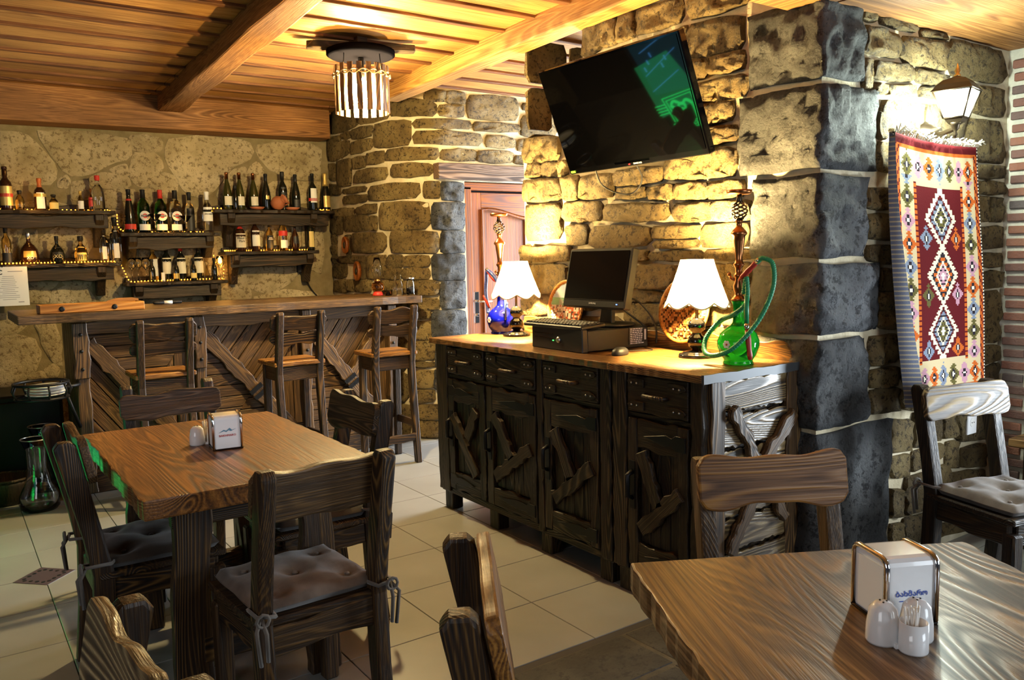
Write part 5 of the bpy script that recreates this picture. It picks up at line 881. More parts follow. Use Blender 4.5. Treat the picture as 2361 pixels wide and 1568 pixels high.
B(.742, z, .2, 'bell', GLK, BLK, 'broad black cognac bottle with gold letters', (.2, .6, .8), LABK, .95, word='XO', wm=LABG, ws=.035, wy=.15, capfrac=.78)
B(.898, z, .199, 'round', GLO, BLK, 'round golden liqueur bottle with a yellow oval label', (.1, .6, .8), LABY, 1.1, capfrac=.82)
B(1.055, z, .27, 'spir', GL, BLK, 'shorter clear bottle with white label at right end of the lower left shelf', (.1, .75, .5), LABWH, .95)
B(1.132, z, .338, 'spir', GL, BLK, 'taller clear bottle with white label at right end of the lower left shelf', (.1, .7, .5), LABWH, .95, y=6.85)
z = 1.653
B(1.248, z, .329, 'cone', GLK, BLK, 'black sloping cognac bottle with red foot label, first on the middle upper shelf', (.08, .2), LABR, .9, band=(.74, .78, LABR), capfrac=.86)
for x, g, c_, lab in ((1.356, GLG, BLK, 'green vermouth bottle with black cap and round white label'), (1.482, GLG, LABR, 'green vermouth bottle with a dark red cap'), (1.592, GL, BLK, 'clear vermouth bottle with black cap and round white label')):
    b_ = B(x, z, .332, 'verm', g, c_, lab, (.06, .2, 1.0), LABWH, 1.0, capfrac=.8, y=6.91)
    d = MB().lathe([(.001, .003), (.037, .003), (.038, 0)][::-1], 24, fr((0, -.0475, .13), (1, 0, 0), (0, 0, 1)) @ T()).build('round_label', LABWH, b_)
    MB().lathe([(.018, 0), (.018, .001)], 20, fr((0, -.052, .13), (1, 0, 0), (0, 0, 1))).build('red_disc', LABR, d); MB().box((0, -.0535, .13), (.056, .001, .013)).build('name_bar', INK, d)
    text('MARTINI', .0115, fr((0, -.055, .13), (1, 0, 0), (0, 0, 1)), INKW, d)
B(1.699, z, .32, 'spir', GL, BLK, 'clear bottle with dark label and black cap on the middle upper shelf', (.05, .6, .9), LABK, .95, y=6.91)
B(1.827, z, .325, 'spir', GL, WHT, 'clear rum bottle with white cap and white label', (.28, .62), LABWH, 1.0, word='BACARDI', ws=.015, wy=.5, band=None)
z = 1.273
B(1.4, z, .295, 'wine', GLO, LABG, 'golden wine bottle with pale label on the lowest shelf', (.15, .6), LABWH, 1.0, y=6.91)
for x, lab in ((1.501, 'dark wine bottle with black cap on the lowest shelf'), (1.742, 'dark wine bottle furthest right of the three on the lowest shelf')): B(x, z, .297, 'wine', GLK, BLK, lab, (.2, .62), LABW, 1.05, y=6.91)
B(1.609, z, .294, 'wine', GLK, LABR, 'dark wine bottle with red cap on the lowest shelf', (.2, .62), LABW, 1.05, y=6.91)
for x, lab, lm in ((1.376, 'mini dark bottle in front of the golden wine bottle', None), (1.552, 'mini dark bottle left of the red-capped wine', LABG), (1.684, 'mini dark bottle with a yellow label right of the red-capped wine', LABY), (1.847, 'mini dark bottle standing alone at right end of the lowest shelf', None)):
    B(x, z, .176, 'mini', GLK, BLK, lab, (.12, .35) if lm else None, lm, .85, y=6.84, capfrac=.75)
tag(MB().box((1.452, 6.83, z + .036), (.024, .024, .07)).build('carton', LABWH, bevel=.002), 'narrow white carton standing between bottles on the lowest shelf', 'carton')
z = 1.837
for x, lab in ((1.993, 'olive wine bottle with cream label, leftmost on the right upper shelf'), (2.094, 'olive wine bottle with cream label right of the small dark bottle'), (2.208, 'olive wine bottle with cream label left of the clay jug')): B(x, z, .301, 'burg', GLOL, COPPER, lab, (.12, .36, .9), LABW, .95, capfrac=.82)
B(2.045, z, .192, 'mini', GLK, BLK, 'small dark bottle between the first two olive wine bottles', None, None, .8, y=6.835)
B(2.313, z, .3, 'burg', GLK, BLK, 'dark green wine bottle just left of the clay jug', (.3, .4, .4), LABG, .95); B(2.455, z, .323, 'spir', GLK, BLK, 'glossy black bottle with slanted white script behind the clay jug', (.15, .6, .7), LABK, .95, word='~', wm=INKW, ws=.05)
B(2.568, z, .305, 'burg', GLK, BLK, 'dark wine bottle with a small dull label left of the white-labelled bordeaux', (.1, .3, .7), LABK, .98); B(2.719, z, .318, 'wine', GLK, BLK, 'dark bordeaux bottle with white and red label', (.22, .6, .8), LABWH, 1.0, band=(.26, .34, LABR))
B(2.835, z, .323, 'champ', GLK, LABG, 'dark champagne bottle with gold foil neck at the end of the right upper shelf', (.1, .4, .8), LABG, .92, capfrac=.66)
z = 1.498
B(2.077, z, .267, 'squat', GLBR, LABR, 'squat whisky bottle with red wax cap and cream label', (.12, .55, 1.1), LABW, .92, word="Maker's\nMark", ws=.024, wy=.55, capfrac=.7)
B(2.203, z, .286, 'spir', GLBR, BLK, 'bourbon bottle with white label and red seal', (.15, .6, 1.0), LABWH, 1.05, word='Jim Beam', ws=.017, wy=.88); 
B(2.322, z, .25, 'squat', GLO, BLK, 'square-shouldered whiskey bottle with black label', (.1, .52, 1.0), LABK, .7, word='JACK\nDANIEL', wm=INKW, ws=.012, wy=.75, capfrac=.8)
B(2.44, z, .302, 'spir', GLO, LABG, 'golden scotch bottle with a slanted red band', (.08, .3, .9), LABWH, 1.0, band=(.42, .56, LABR))
B(2.544, z, .244, 'round', GLBR, BLK, 'brown round-bodied brandy bottle on the right lower shelf', (.25, .5, .8), LABK, .65, capfrac=.78); B(2.682, z, .297, 'spir', GLK, LABY, 'dark slim bottle with yellow label at right end of the right lower shelf', (.1, .55, .7), LABY, .9, capfrac=.9)
def stemglass(x, y, z, h, lab, kind='wine'):
    t = thing('stemmed_glass', lab, 'glass', T(x, y, z), 'stemmed glasses on the bar shelves')
    pr = [(.028, 0), (.028, .003), (.004, .008), (.004, h * .5), (.012, h * .53), (.032, h * .68), (.033, h * .8), (.026, h), (.0245, h), (.031, h * .8), (.03, h * .69), (.001, h * .55)] if kind == 'wine' else [(.026, 0), (.026, .003), (.0035, .008), (.0035, h * .55), (.048, h), (.0465, h), (.001, h * .57)]
    MB().lathe(pr, 20).build('bowl', GL, t); return t
for x, y, lab in ((1.237, 6.86, 'stemmed wine glass nearest the left end of the lowest shelf'), (1.289, 6.91, 'stemmed wine glass second from the left on the lowest shelf'), (1.335, 6.85, 'stemmed wine glass third from the left on the lowest shelf'), (1.905, 6.88, 'stemmed wine glass at right end of the lowest shelf')): stemglass(x, y, 1.273, .19, lab)
stemglass(1.419, 6.82, 1.653, .14, 'cocktail glass between the two green vermouth bottles', 'c'); stemglass(1.645, 6.82, 1.653, .13, 'cocktail glass right of the clear vermouth bottle', 'c')
# terracotta jug lying at an angle and saucers
TER = plain('terracotta', (.36, .12, .05), .6)
jg = thing('clay_jug', 'round terracotta jug lying tilted among the dark wine bottles', 'jug', T(2.385, 6.80, 1.837 + .058)); JM = Matrix.Rotation(1.05, 4, 'X') @ Matrix.Rotation(.5, 4, 'Y')
MB().lathe([(.02, -.055), (.045, -.045), (.058, -.01), (.055, .02), (.035, .05), (.032, .065), (.04, .075), (.03, .072), (.026, .05), (.03, .02), (.001, -.03)], 24, JM, caps=False).build('body', TER, jg); MB().tube([JM @ Vector((.035, 0, .06)), JM @ Vector((.075, 0, .05)), JM @ Vector((.08, 0, .015)), JM @ Vector((.056, 0, -.01))], .008, 8).build('handle', TER, jg)
for x, lab in ((2.215, 'terracotta saucer in front of the third olive wine bottle'), (2.515, 'terracotta saucer right of the clay jug')): tag(MB().lathe([(.03, 0), (.045, .004), (.062, .022), (.059, .023), (.042, .008), (.001, .006)], 24, T(x, 6.825, 1.837)).build('saucer', TER), lab, 'saucer')
# rope lights, amber LEDs in a clear tube lying on the shelves
CLT = glass('amber_tube', (1, .75, .4), .15)
def rope(pts, label, step=.028, lights=()):
    t = thing('rope_light', label, 'rope light', T(*pts[0]), 'amber rope lights on the shelves'); o0 = Vector(pts[0]); P_ = [Vector(p) - o0 for p in pts]
    sp = spline(P_, 6) if len(P_) > 2 else P_
    MB().tube([p + Vector((0, 0, -.004)) for p in sp], .0035, 6).build('tube', CLT, t); b = MB(); acc = 0
    for a, c_ in zip(sp[:-1], sp[1:]):
        L_ = (c_ - a).length
        while acc < L_: p = a.lerp(c_, acc / L_); b.lathe([(.001, -.0048), (.0042, -.002), (.0042, .002), (.001, .0048)], 6, Matrix.Translation(p)); acc += step
        acc -= L_
    b.build('led', E_LED, t)['kind'] = 'stuff'
    for q in lights: point('rope_glow', Vector(q) - o0, ROPE_W, (1, .45, .08), .05, t)
ROPE_W = 1.0
rope([(.3, 6.95, 1.825), (.7, 6.93, 1.823), (1.0, 6.9, 1.823), (1.11, 6.83, 1.822)], 'rope light along the upper left shelf', lights=[(.6, 6.78, 1.85)])
rope([(.3, 6.83, 1.439), (.6, 6.815, 1.439), (.8, 6.84, 1.439), (1.12, 6.82, 1.439)], 'rope light along the front of the lower left shelf', .022, [(.55, 6.76, 1.47), (.95, 6.76, 1.47)]); rope([(.4, 6.94, 1.439), (.7, 6.95, 1.439), (1.1, 6.93, 1.439)], 'rope light at the back of the lower left shelf', .022)
rope([(1.15, 6.84, 1.43), (1.18, 6.84, 1.36), (1.215, 6.84, 1.285), (1.3, 6.83, 1.283), (1.45, 6.82, 1.283), (1.6, 6.87, 1.283), (1.75, 6.87, 1.283), (1.92, 6.83, 1.283)], 'rope light dropping down to and along the lowest shelf', .024, [(1.3, 6.77, 1.32), (1.93, 6.87, 1.34)])
rope([(1.165, 6.9, 1.79), (1.17, 6.9, 1.70), (1.24, 6.94, 1.662), (1.4, 6.94, 1.662), (1.6, 6.93, 1.662), (1.88, 6.93, 1.662)], 'rope light behind the vermouth bottles', .024, [(1.5, 6.8, 1.69)])
rope([(1.845, 6.86, 1.80), (1.87, 6.84, 1.845), (1.93, 6.83, 1.846)], 'short rope light at left end of the right upper shelf'); rope([(2.76, 6.82, 1.846), (2.84, 6.81, 1.846)], 'short rope light under the champagne bottle')
rope([(1.93, 6.82, 1.507), (2.0, 6.88, 1.507), (2.2, 6.94, 1.507), (2.45, 6.94, 1.507), (2.7, 6.92, 1.507)], 'rope light along the right lower shelf', .022, [(2.35, 6.8, 1.53)])
rope([(1.88, 6.96, 1.47), (1.9, 6.97, 1.40), (1.955, 6.97, 1.36), (1.95, 6.97, 1.3)], 'rope light looping down the wall between the lower shelves', .03, [(1.9, 6.86, 1.42)])
# extension socket and cable on the right bracket
tag(MB().box((2.60, 6.965, 1.36), (.035, .03, .1)).build('socket_strip', BLK, bevel=.003), 'small black socket strip under the right lower shelf', 'socket'); tag(MB().tube(spline([(2.61, 6.97, 1.31), (2.66, 6.975, 1.24), (2.72, 6.975, 1.14), (2.79, 6.975, 1.06)], 6), .005, 6).build('cable', BLK), 'black cable running down the wall from the socket strip', 'cable')
# notice on the wall
nt = thing('notice', 'white laminated notice hanging from the front of the lower left shelf', 'notice', T(.27, 6.785, 1.278)); MB().box((0, 0, 0), (.53, .004, .275)).build('sheet', PAPER, nt)
ln = MB()
for k in range(13): w_ = rnd.uniform(.06, .13); ln.box((.145, -.003, .07 - k * .0135), (w_, .001, .003))
ln.box((.215, -.003, -.112), (.035, .001, .006)).box((.19, -.003, .105), (.09, .001, .005)); ln.build('print', plain('grey_ink', (.3, .3, .32), .6), nt); MB().tube(arc((.1, .1), .015, .6, 5.6, 12, 'xz', -.003), .003, 6).build('emblem', INK, nt); MB().lathe([(.004, 0), (.003, .006)], 8, fr((.115, -.002, .137), (1, 0, 0), (0, 0, 1))).build('pin', INK, nt)
# ------------------------------------------------------------------ on the bar
tr = thing('wooden_tray', 'bright orange wooden box tray with round bolts on the bar', 'tray', T(.765, 5.6, 1.135)); 
MB().box((0, -.09, .026), (.57, .022, .05)).build('front_board', WBOX, tr, bevel=.003); MB().box((.0, .09, .026), (.57, .02, .05)).build('rear_board', WBOX, tr, bevel=.003); MB().box((-.275, 0, .026), (.02, .16, .05)).build('side_board', WBOX, tr, bevel=.003); MB().box((.275, 0, .026), (.02, .16, .05)).build('side_board', WBOX, tr, bevel=.003); MB().box((0, 0, .006), (.53, .16, .01)).build('bottom', WBOX, tr)
MB().prism([(.1, 0), (.285, 0), (.285, .012), (.25, .02), (.16, .02), (.1, .004)], -.01, .01, fr((0, .09, .05), (1, 0, 0), (0, 0, 1))).build('handle', WBOX, tr)
for x in (-.17, .115): MB().lathe([(.016, 0), (.014, .005), (.009, .007)], 16, fr((x, -.101, .026), (1, 0, 0), (0, 0, 1))).build('bolt', IRON, tr)
pn = thing('marker_pen', 'black marker pen with a white band lying on the bar', 'pen', T(1.20, 6.0, 1.149) @ Matrix.Rotation(.03, 4, 'Z')); PR = Matrix.Rotation(PI / 2, 4, 'Y')
MB().lathe([(.008, 0), (.012, .01), (.012, .07)], 12, PR).build('barrel', BLK, pn); MB().lathe([(.0122, .07), (.0122, .125)], 12, PR).build('band', WHT, pn); MB().lathe([(.012, .125), (.013, .13), (.011, .185), (.005, .19)], 12, PR).build('cap', BLK, pn)
ol = thing('oil_lamp', 'glass oil lamp with tall chimney and red base on the bar end', 'oil lamp', T(2.76, 5.75, 1.135)); MB().lathe([(.04, 0), (.042, .004), (.036, .02), (.03, .03)], 20).build('base', LABR, ol); MB().lathe([(.03, .03), (.046, .045), (.05, .07), (.04, .095), (.02, .105)], 24).build('oil_bowl', GLA, ol); MB().lathe([(.022, .105), (.026, .11), (.022, .125)], 16).build('burner', BRASS, ol); MB().lathe([(.022, .125), (.04, .16), (.044, .19), (.034, .235), (.022, .29), (.0205, .29), (.032, .235), (.042, .19), (.038, .16), (.02, .125)], 24).build('chimney', GL, ol)
cl = thing('candle_cup', 'small amber tea light cup beside the oil lamp on the bar', 'candle', T(2.80, 5.65, 1.135)); MB().lathe([(.025, 0), (.03, .04), (.028, .04), (.023, .004), (.001, .004)], 20).build('cup', GLO, cl); MB().lathe([(.018, .004), (.018, .02)], 16).build('wax', WHT, cl)
cr = thing('cruet_pair', 'two slim glass cruets in a chrome holder on the bar end', 'cruet set', T(2.865, 5.62, 1.135))
for s in (-1, 1): MB().lathe([(.014, .004), (.017, .01), (.017, .085), (.007, .105), (.006, .15), (.008, .155)], 14, T(s * .022, 0, 0)).build('cruet', GL, cr)
MB().lathe([(.04, 0), (.04, .004)], 20).tube(arc((0, 0), .04, 0, 2 * PI, 16, 'xy', .05)[:-1], .002, 5, closed=True).build('holder', CHR, cr)
gr = thing('glass_jar', 'short clear glass jar with white contents at the end of the bar', 'jar', T(2.935, 5.55, 1.135)); MB().lathe([(.03, 0), (.033, .01), (.033, .09), (.026, .105), (.028, .12), (.026, .12), (.024, .105), (.03, .09), (.03, .012), (.001, .01)], 20).build('body', GL, gr); MB().lathe([(.028, .014), (.028, .05)], 16).build('contents', WHT, gr); MB().lathe([(.03, .12), (.03, .135)], 16).build('lid', STEEL, gr)
# oval plaques on the curved wall
for y, z_, a, lab in ((6.59, 1.535, .075, 'oval carved wooden plaque, upper of two by the bottle shelves'), (6.37, 1.315, .085, 'oval carved wooden plaque, lower of two by the bottle shelves')):
    t = thing('wall_plaque', lab, 'plaque', fr((2.872, y, z_), (0, -1, 0), (0, 0, 1)), 'oval plaques on the stone wall'); MB().lathe([(.05, -.02), (.054, .0), (.05, .01), (.042, .012), (.038, .006), (.001, .006)], 28, sx=1.0, sy=a / .054).build('plaque', WDOOR, t)
    MB().lathe([(.02, .006), (.016, .012), (.006, .014)], 12, sy=1.5).build('carving', WDK, t)
# ------------------------------------------------------------------ television on a wall arm
tv = thing('television', 'big black flat television tilted down on the stone wall, neon mirrored in it', 'television')
TM = fr((2.473, 2.721, 2.032), (.055, -.998, .01), (-.385, -.012, .923))
MB().box((0, 0, -.025), (.84, .5, .04), TM).build('housing', BLKG, tv, bevel=.005); MB().box((0, .006, -.0035), (.815, .46, .003), TM).build('screen', TVS, tv)
MB().box((0, -.239, -.003), (.2, .012, .004), TM).build('control_strip', BLKG, tv); MB().box((-.02, -.239, 0), (.008, .005, .003), TM).build('power_light', E_R, tv); MB().box((-.39, -.237, -.002), (.028, .01, .003), TM).build('status_light', E_Y, tv); text('SAMSUNG', .011, TM @ T(.03, -.239, .0003), INKW, tv)
ar = MB().box((0, 0, -.055), (.2, .2, .03), TM); ar.tube([TM @ Vector((0, 0, -.06)), (2.70, 2.74, 2.01), (2.78, 2.74, 2.01)], .022, 8).box((2.785, 2.74, 2.01), (.03, .16, .22)); ar.build('wall_arm', BLK, tv)
MB().tube(spline([TM @ Vector((-.3, -.2, -.06)), (2.72, 3.1, 1.75), (2.76, 2.95, 1.70), (2.77, 2.88, 1.78), TM @ Vector((-.1, -.15, -.06))], 6), .004, 6).build('cable', BLK, tv)
# ------------------------------------------------------------------ ceiling lamp of wooden slats
cl_ = thing('ceiling_lamp', 'rustic ceiling lamp with a drum of wooden slats around a glowing bulb', 'ceiling lamp', T(2.1, 4.48, 0))
MB().plank(.36, .34, .035, T(0, 0, 2.56), .004, 800, 18, 12, .35).build('wooden_disc', WDK, cl_, bevel=.006) if False else MB().lathe([(.18, 2.57), (.195, 2.58), (.195, 2.605), (.17, 2.616)], 28).build('wooden_disc', plain('near_black_wood', (.0016, .0015, .0022), .9, spec=0), cl_)  # disc tone set near black against the glare of the bulb
MB().plank(.62, .075, .04, T(0.02, .03, 2.636, -.35), .006, 801, 18, 14, .2).build('cross_bar', WDK, cl_, bevel=.004); MB().box((0, 0, 2.665), (.06, .06, .03)).build('ceiling_block', WDK, cl_)
for k in range(18):
    a = k * 2 * PI / 18; MB().plank(.262, .03, .008, fr((.152 * math.cos(a), .152 * math.sin(a), 2.385), (0, 0, 1), (-math.sin(a), math.cos(a), 0)), .0015, 810 + k, 6, 20).build('slat', WB, cl_)
cord = MB()
for ph in (0, PI): cord.tube([((.16 + .004 * math.cos(18 * a + ph)) * math.cos(a), (.16 + .004 * math.cos(18 * a + ph)) * math.sin(a), 2.465 + .012 * math.sin(9 * a + ph)) for a in [2 * PI * i / 144 for i in range(144)]], .004, 5, closed=True)
cord.build('cord_lacing', plain('jute_cord', (.4, .28, .13), .8), cl_)
for k in range(4): a = k * PI / 2 + .4; MB().tube([(.15 * math.cos(a), .15 * math.sin(a), 2.47), (.14 * math.cos(a), .14 * math.sin(a), 2.572)], .003, 5).build('hanger', IRON, cl_)
MB().lathe([(.016, 2.571), (.018, 2.46), (.014, 2.45)], 12).build('bulb_holder', BLK, cl_); MB().lathe([(.014, 2.45), (.03, 2.42), (.042, 2.37), (.04, 2.335), (.026, 2.31), (.001, 2.30)], 18).build('bulb', E_BULBC, cl_)
# ------------------------------------------------------------------ wall lantern
ll = thing('wall_lantern', 'black and brass coach lantern on the stone wall above the rug', 'lantern', T(3.51, 1.795, 0))
MB().lathe([(.05, 0), (.052, .012), (.04, .022), (.036, .035), (.024, .05), (.016, .08)], 20, fr((.045, .165, 1.905), (1, 0, 0), (0, 0, 1))).build('wall_plate', BRONZE, ll)
MB().tube(spline([(.045, .12, 1.905), (.03, .08, 1.893), (.01, .03, 1.898), (0, 0, 1.905)], 5), .011, 8).lathe([(.004, 1.865), (.009, 1.878), (.005, 1.89), (.012, 1.9), (.016, 1.915), (.03, 1.925)], 12).build('arm', BRONZE, ll)
def pyr(z0, r0, z1, r1, m, name, t0=True): return MB().lathe([(r0, z0), (r1, z1)], 4, Matrix.Rotation(PI / 4 + .2, 4, 'Z'), smooth=False).build(name, m, ll)
pyr(1.925, .035, 1.945, .052, BRONZE, 'base'); pyr(1.945, .052, 2.052, .097, E_COOL, 'glass')
fm_ = MB(); R4 = Matrix.Rotation(PI / 4 + .2, 4, 'Z')
for k in range(4): a = k * PI / 2; fm_.tube([(.054 * math.cos(a), .054 * math.sin(a), 1.945), (.101 * math.cos(a), .101 * math.sin(a), 2.053)], .0042, 6, R4)
for z_, r in ((1.945, .054), (2.052, .101)): fm_.tube([(r * math.cos(k * PI / 2), r * math.sin(k * PI / 2), z_) for k in range(4)], .004, 6, R4, closed=True)
fm_.build('frame', BRONZE, ll); MB().lathe([(.113, 2.052), (.103, 2.06), (.088, 2.078), (.06, 2.098), (.022, 2.110), (.012, 2.114)], 4, R4, smooth=False).build('roof', BRONZE, ll); MB().lathe([(.012, 2.11), (.014, 2.118), (.007, 2.124), (.012, 2.135), (.005, 2.15), (.002, 2.165)], 12).build('finial', BRASS, ll)
for (x, y, z_, f_) in ((0, -.13, 1.98, .03), (-.12, .04, 1.99, .5), (.12, .04, 1.99, .36)): point('lantern_light', (x, y, z_), LANT_W * f_, (.86, 1, .86), .03, ll)
# ------------------------------------------------------------------ hanging kilim
def kilim():
    NX, NZ = 68, 150; RW, RH = .68, 1.12
    RED = (.09, .006, .008); CR = (.5, .4, .23); OR = (.46, .1, .016); BL = (.17, .2, .26); OLV = (.1, .085, .025); PK = (.42, .22, .27); BK = (.02, .015, .02); IV = (.7, .62, .42); W_ = (.72, .66, .5)
    mot = [OLV, PK, OR, BL]
    def star(dx, dz, c, s):
        a, b = abs(dx), abs(dz); m = a * 1.25 + b * .72
        if m < s * .2: return W_
        if m < s * .42: return BK
        if m < s: return c if (int(a) + int(b)) % 2 == 0 or m < s * .8 else None
        return None
    def col(i, j):   # i from left, j from the top
        if i < 1 or i >= NX - 1: return W_ if j % 2 else BK
        if j < 5 or j >= NZ - 5: return RED
        e = min(i, NX - 1 - i)
        if e < 4: return OR if (j // 2 + e) % 3 else RED
        if j < 7 or j >= NZ - 7: return OR
        if e < 16 or j < 26 or j >= NZ - 24:
            if e in (14, 15) and 24 <= j < NZ - 22: return OR if (j % 3) else RED
            if e < 14 or j < 26 or j >= NZ - 24:
                if e < 14 and 20 < j < NZ - 22: k = (j - 26) // 13; cj = 26 + 13 * k + 6.5; ci = 8.5 if i < NX / 2 else NX - 9.5; c = star(i - ci, j - cj, mot[(k + (2 if i > NX / 2 else 0)) % 4], 6.2)
                else: k = (i - 5) // 8.3; ci = 5 + 8.3 * k + 4; cj = 15 if j < NZ / 2 else NZ - 14; c = star(i - ci, j - cj, mot[int(k) % 4], 6.0)
                return c or CR
        x = i - NX / 2 + .5; y = j - 26; Hm = NZ - 50; P_ = Hm / 3.05
        k = min(int(y / P_), 2); yy = y - (k + .5) * P_ - 1; a = abs(x); d = a / 11.0 + abs(yy) / (P_ * .5)
        if d < 1.0:
            if d < .17: return W_
            if d < .3: return OLV if k != 1 else PK
            if d < .45: return BK if int(yy + 99) % 2 else (OLV if k != 1 else PK)
            if d < .56: return IV
            if d < .78: return (BL if k != 1 else OR) if int(yy + 99) % 3 else BK
            if d < .9: return RED if k != 1 else BK
            return IV
        if d < 1.22 and (int(yy + 99) % 3 < 2 or d < 1.08): return IV
        for kk in range(-1, 4):
            for sx, cc in ((-1, [OLV, BL, OLV, BL]), (1, [PK, OR, PK, OR])):
                c = star(x - sx * 12.5, y - (kk + 1) * P_ + 4 - (0 if kk > -1 else -6), cc[(kk + 1) % 4], 5.6)
                if c: return c
        return RED
    t = thing('hanging_rug', 'long red and cream kilim rug hanging on the stone wall below the lantern', 'rug', T(3.56, 1.9, 0))
    m_ = MB(); cols = []
    TL, TR, BL_, BR_ = Vector((-.345, .0, 1.885)), Vector((.335, .0, 1.862)), Vector((-.275, -.02, .75)), Vector((.42, -.03, .745))
    def pos(u, v):
        p = TL.lerp(TR, u).lerp(BL_.lerp(BR_, u), v); sag = -.016 * math.sin(PI * u) * (1 - v); w_ = .012 * math.sin(u * 9 + v * 3) * (.3 + v) + .01 * math.sin(v * 7 + 1)
        # left edge curls forward and towards the middle, more so further down
        cu = v ** 1.2; r = max(0, (.2 * cu - u) / .2) if cu > 0 else 0
        return Vector((p.x + .10 * r * cu, p.y - .012 + w_ * .4 - .045 * math.sin(min(r, 1) * PI * .6) * cu, p.z + sag))
    for j in range(NZ + 1):
        for i in range(NX + 1): m_.v.append(pos(i / NX, j / NZ)); m_.w.append(Vector((0, 0, 0)))
    for j in range(NZ):
        for i in range(NX): a = j * (NX + 1) + i; m_.f.append((a, a + NX + 1, a + NX + 2, a + 1)); m_.sm.append(True); cols.append(col(i, j))
    o = m_.build('woven_field', RUGM, t); ca = o.data.color_attributes.new('print', 'FLOAT_COLOR', 'CORNER')
    for q, c in enumerate(cols):
        for k in range(4): ca.data[q * 4 + k].color = (*c, 1)
    sol = o.modifiers.new('thickness', 'SOLIDIFY'); sol.thickness = .005; sol.offset = -1
    wool = plain('cream_wool', (.62, .58, .45), .95)
    # striped fold of the back side along the left
    fo = MB(); nf = 180
    for j in range(nf + 1):
        v = j / nf; p = pos(0, v); w_ = .006 + .075 * v; fo.v += [p + Vector((0, -.004, 0)), p + Vector((w_ * .15 - .05 * v, -.03 * v - .006, 0)), p + Vector((-.1 * v + .0, .02, 0))]; fo.w += [Vector((0, 0, 0))] * 3
    for j in range(nf): a = j * 3; fo.f += [(a, a + 1, a + 4, a + 3), (a + 1, a + 2, a + 5, a + 4)]; fo.sm += [True, True]
    fob = fo.build('folded_edge', RUGM, t); ca = fob.data.color_attributes.new('print', 'FLOAT_COLOR', 'CORNER')
    for q in range(2 * nf):
        for k in range(4): ca.data[q * 4 + k].color = (*((.3, .26, .185) if q % 2 == 0 else ((.1, .11, .15) if (q // 2) % 3 else (.28, .24, .17))), 1)
    f1, f2 = MB(), MB(); r = random.Random(5)
    for i in range(95):
        u = r.random(); p = pos(u, 0) + Vector((0, -.006, -.004)); a = r.uniform(-1, 1)
        f1.tube([p, p + Vector((.012 * a, -.012, r.uniform(.012, .03))), p + Vector((.028 * a, -.022 + r.uniform(-.01, .012), r.uniform(.0, .035)))], .0028, 4)
        u = r.random(); p = pos(u, 1) + Vector((0, -.002, .004)); f2.tube([p, p + Vector((r.uniform(-.004, .004), 0, -.03)), p + Vector((r.uniform(-.01, .01), 0, -.055 - r.random() * .015))], .002, 4)
    for f_, nm in ((f1, 'top_fringe'), (f2, 'bottom_fringe')): f_.build(nm, wool, t)['kind'] = 'stuff'
kilim()
# socket on the wall
so_ = thing('wall_socket', 'white wall socket low on the stone wall behind the chair', 'socket', T(4.02, 1.935, .575)); MB().box((0, 0, 0), (.085, .012, .115)).build('plate', WHT, so_, bevel=.003); MB().lathe([(.022, 0), (.022, .002)], 20, fr((0, -.006, 0), (1, 0, 0), (0, 0, 1))).build('insert', LABWH, so_)
for s in (-1, 1): MB().lathe([(.003, 0), (.003, .001)], 8, fr((s * .009, -.0085, 0), (1, 0, 0), (0, 0, 1))).build('hole', INK, so_)
MB().box((0, .016, 0), (.05, .022, .05)).build('back_box', WHT, so_)
# ------------------------------------------------------------------ napkin holders and cruets on the tables
def napkin(M, label, word, wcol, logo):
    t = thing('napkin_holder', label, 'napkin holder', M, 'napkin holders on the tables'); w, d, h = .092, .10, .128
    pf = [(-d / 2, .004), (-d / 2, h - .02)] + [(-d / 2 + .02 - .02 * math.cos(a), h - .02 + .014 * math.sin(a)) for a in (.5, 1.0, 1.5)] + [(d / 2 - .02 + .02 * math.sin(a), h - .006 - .014 + .014 * math.cos(a)) for a in (0.1, .6, 1.1)] + [(d / 2, h - .02), (d / 2, .004)]
    MB().prism(pf, -w / 2, w / 2, fr((0, 0, 0), (0, 1, 0), (0, 0, 1))).build('cover', CER, t, bevel=.002)
    for s in (-1, 1):
        f_ = MB().tube([(s * (w / 2 + .001), p[0] * 1.0, p[1]) for p in pf], .0055, 6); f_.build('chrome_rim', CHR, t)
        MB().box((s * (w / 2 + .001), 0, h * .45), (.003, d * .82, h * .74)).build('napkins', PAPER, t)
    MB().box((0, 0, .003), (w + .012, d + .008, .006)).build('base', BLKG, t, bevel=.002)
    lo = text(word, .0105 if logo else .0135, fr((0, -d / 2 - .0012, h * (.40 if logo else .46)), (1, 0, 0), (0, 0, 1)), wcol, t)
    if logo:
        mt = [(-.03, 0), (-.012, .011), (-.004, .007), (.008, .016), (.016, .008), (.03, .012), (.012, .004), (.004, .008), (-.004, .002), (-.012, .006)]
        MB().prism(mt, 0, .0006, fr((0, -d / 2 - .0006, h * .48), (1, 0, 0), (0, 0, 1))).build('mountain_emblem', plain('slate_blue_ink', (.12, .25, .35), .6), t)
    else: MB().box((.0, -d / 2 - .0006, h * .36), (.045, .0006, .0015)).box((.012, -d / 2 - .0006, h * .32), (.02, .0006, .0015)).build('underline', INKB, t)
    return t
napkin(T(.805, 2.965, .76, -.12), 'white napkin holder with a mountain emblem on the square table', 'BAKHMARO', INKR, True)
napkin(T(1.374, .786, .76, -.46), 'white napkin holder with blue script on the big front table', 'ბახმარო', INKB, False)
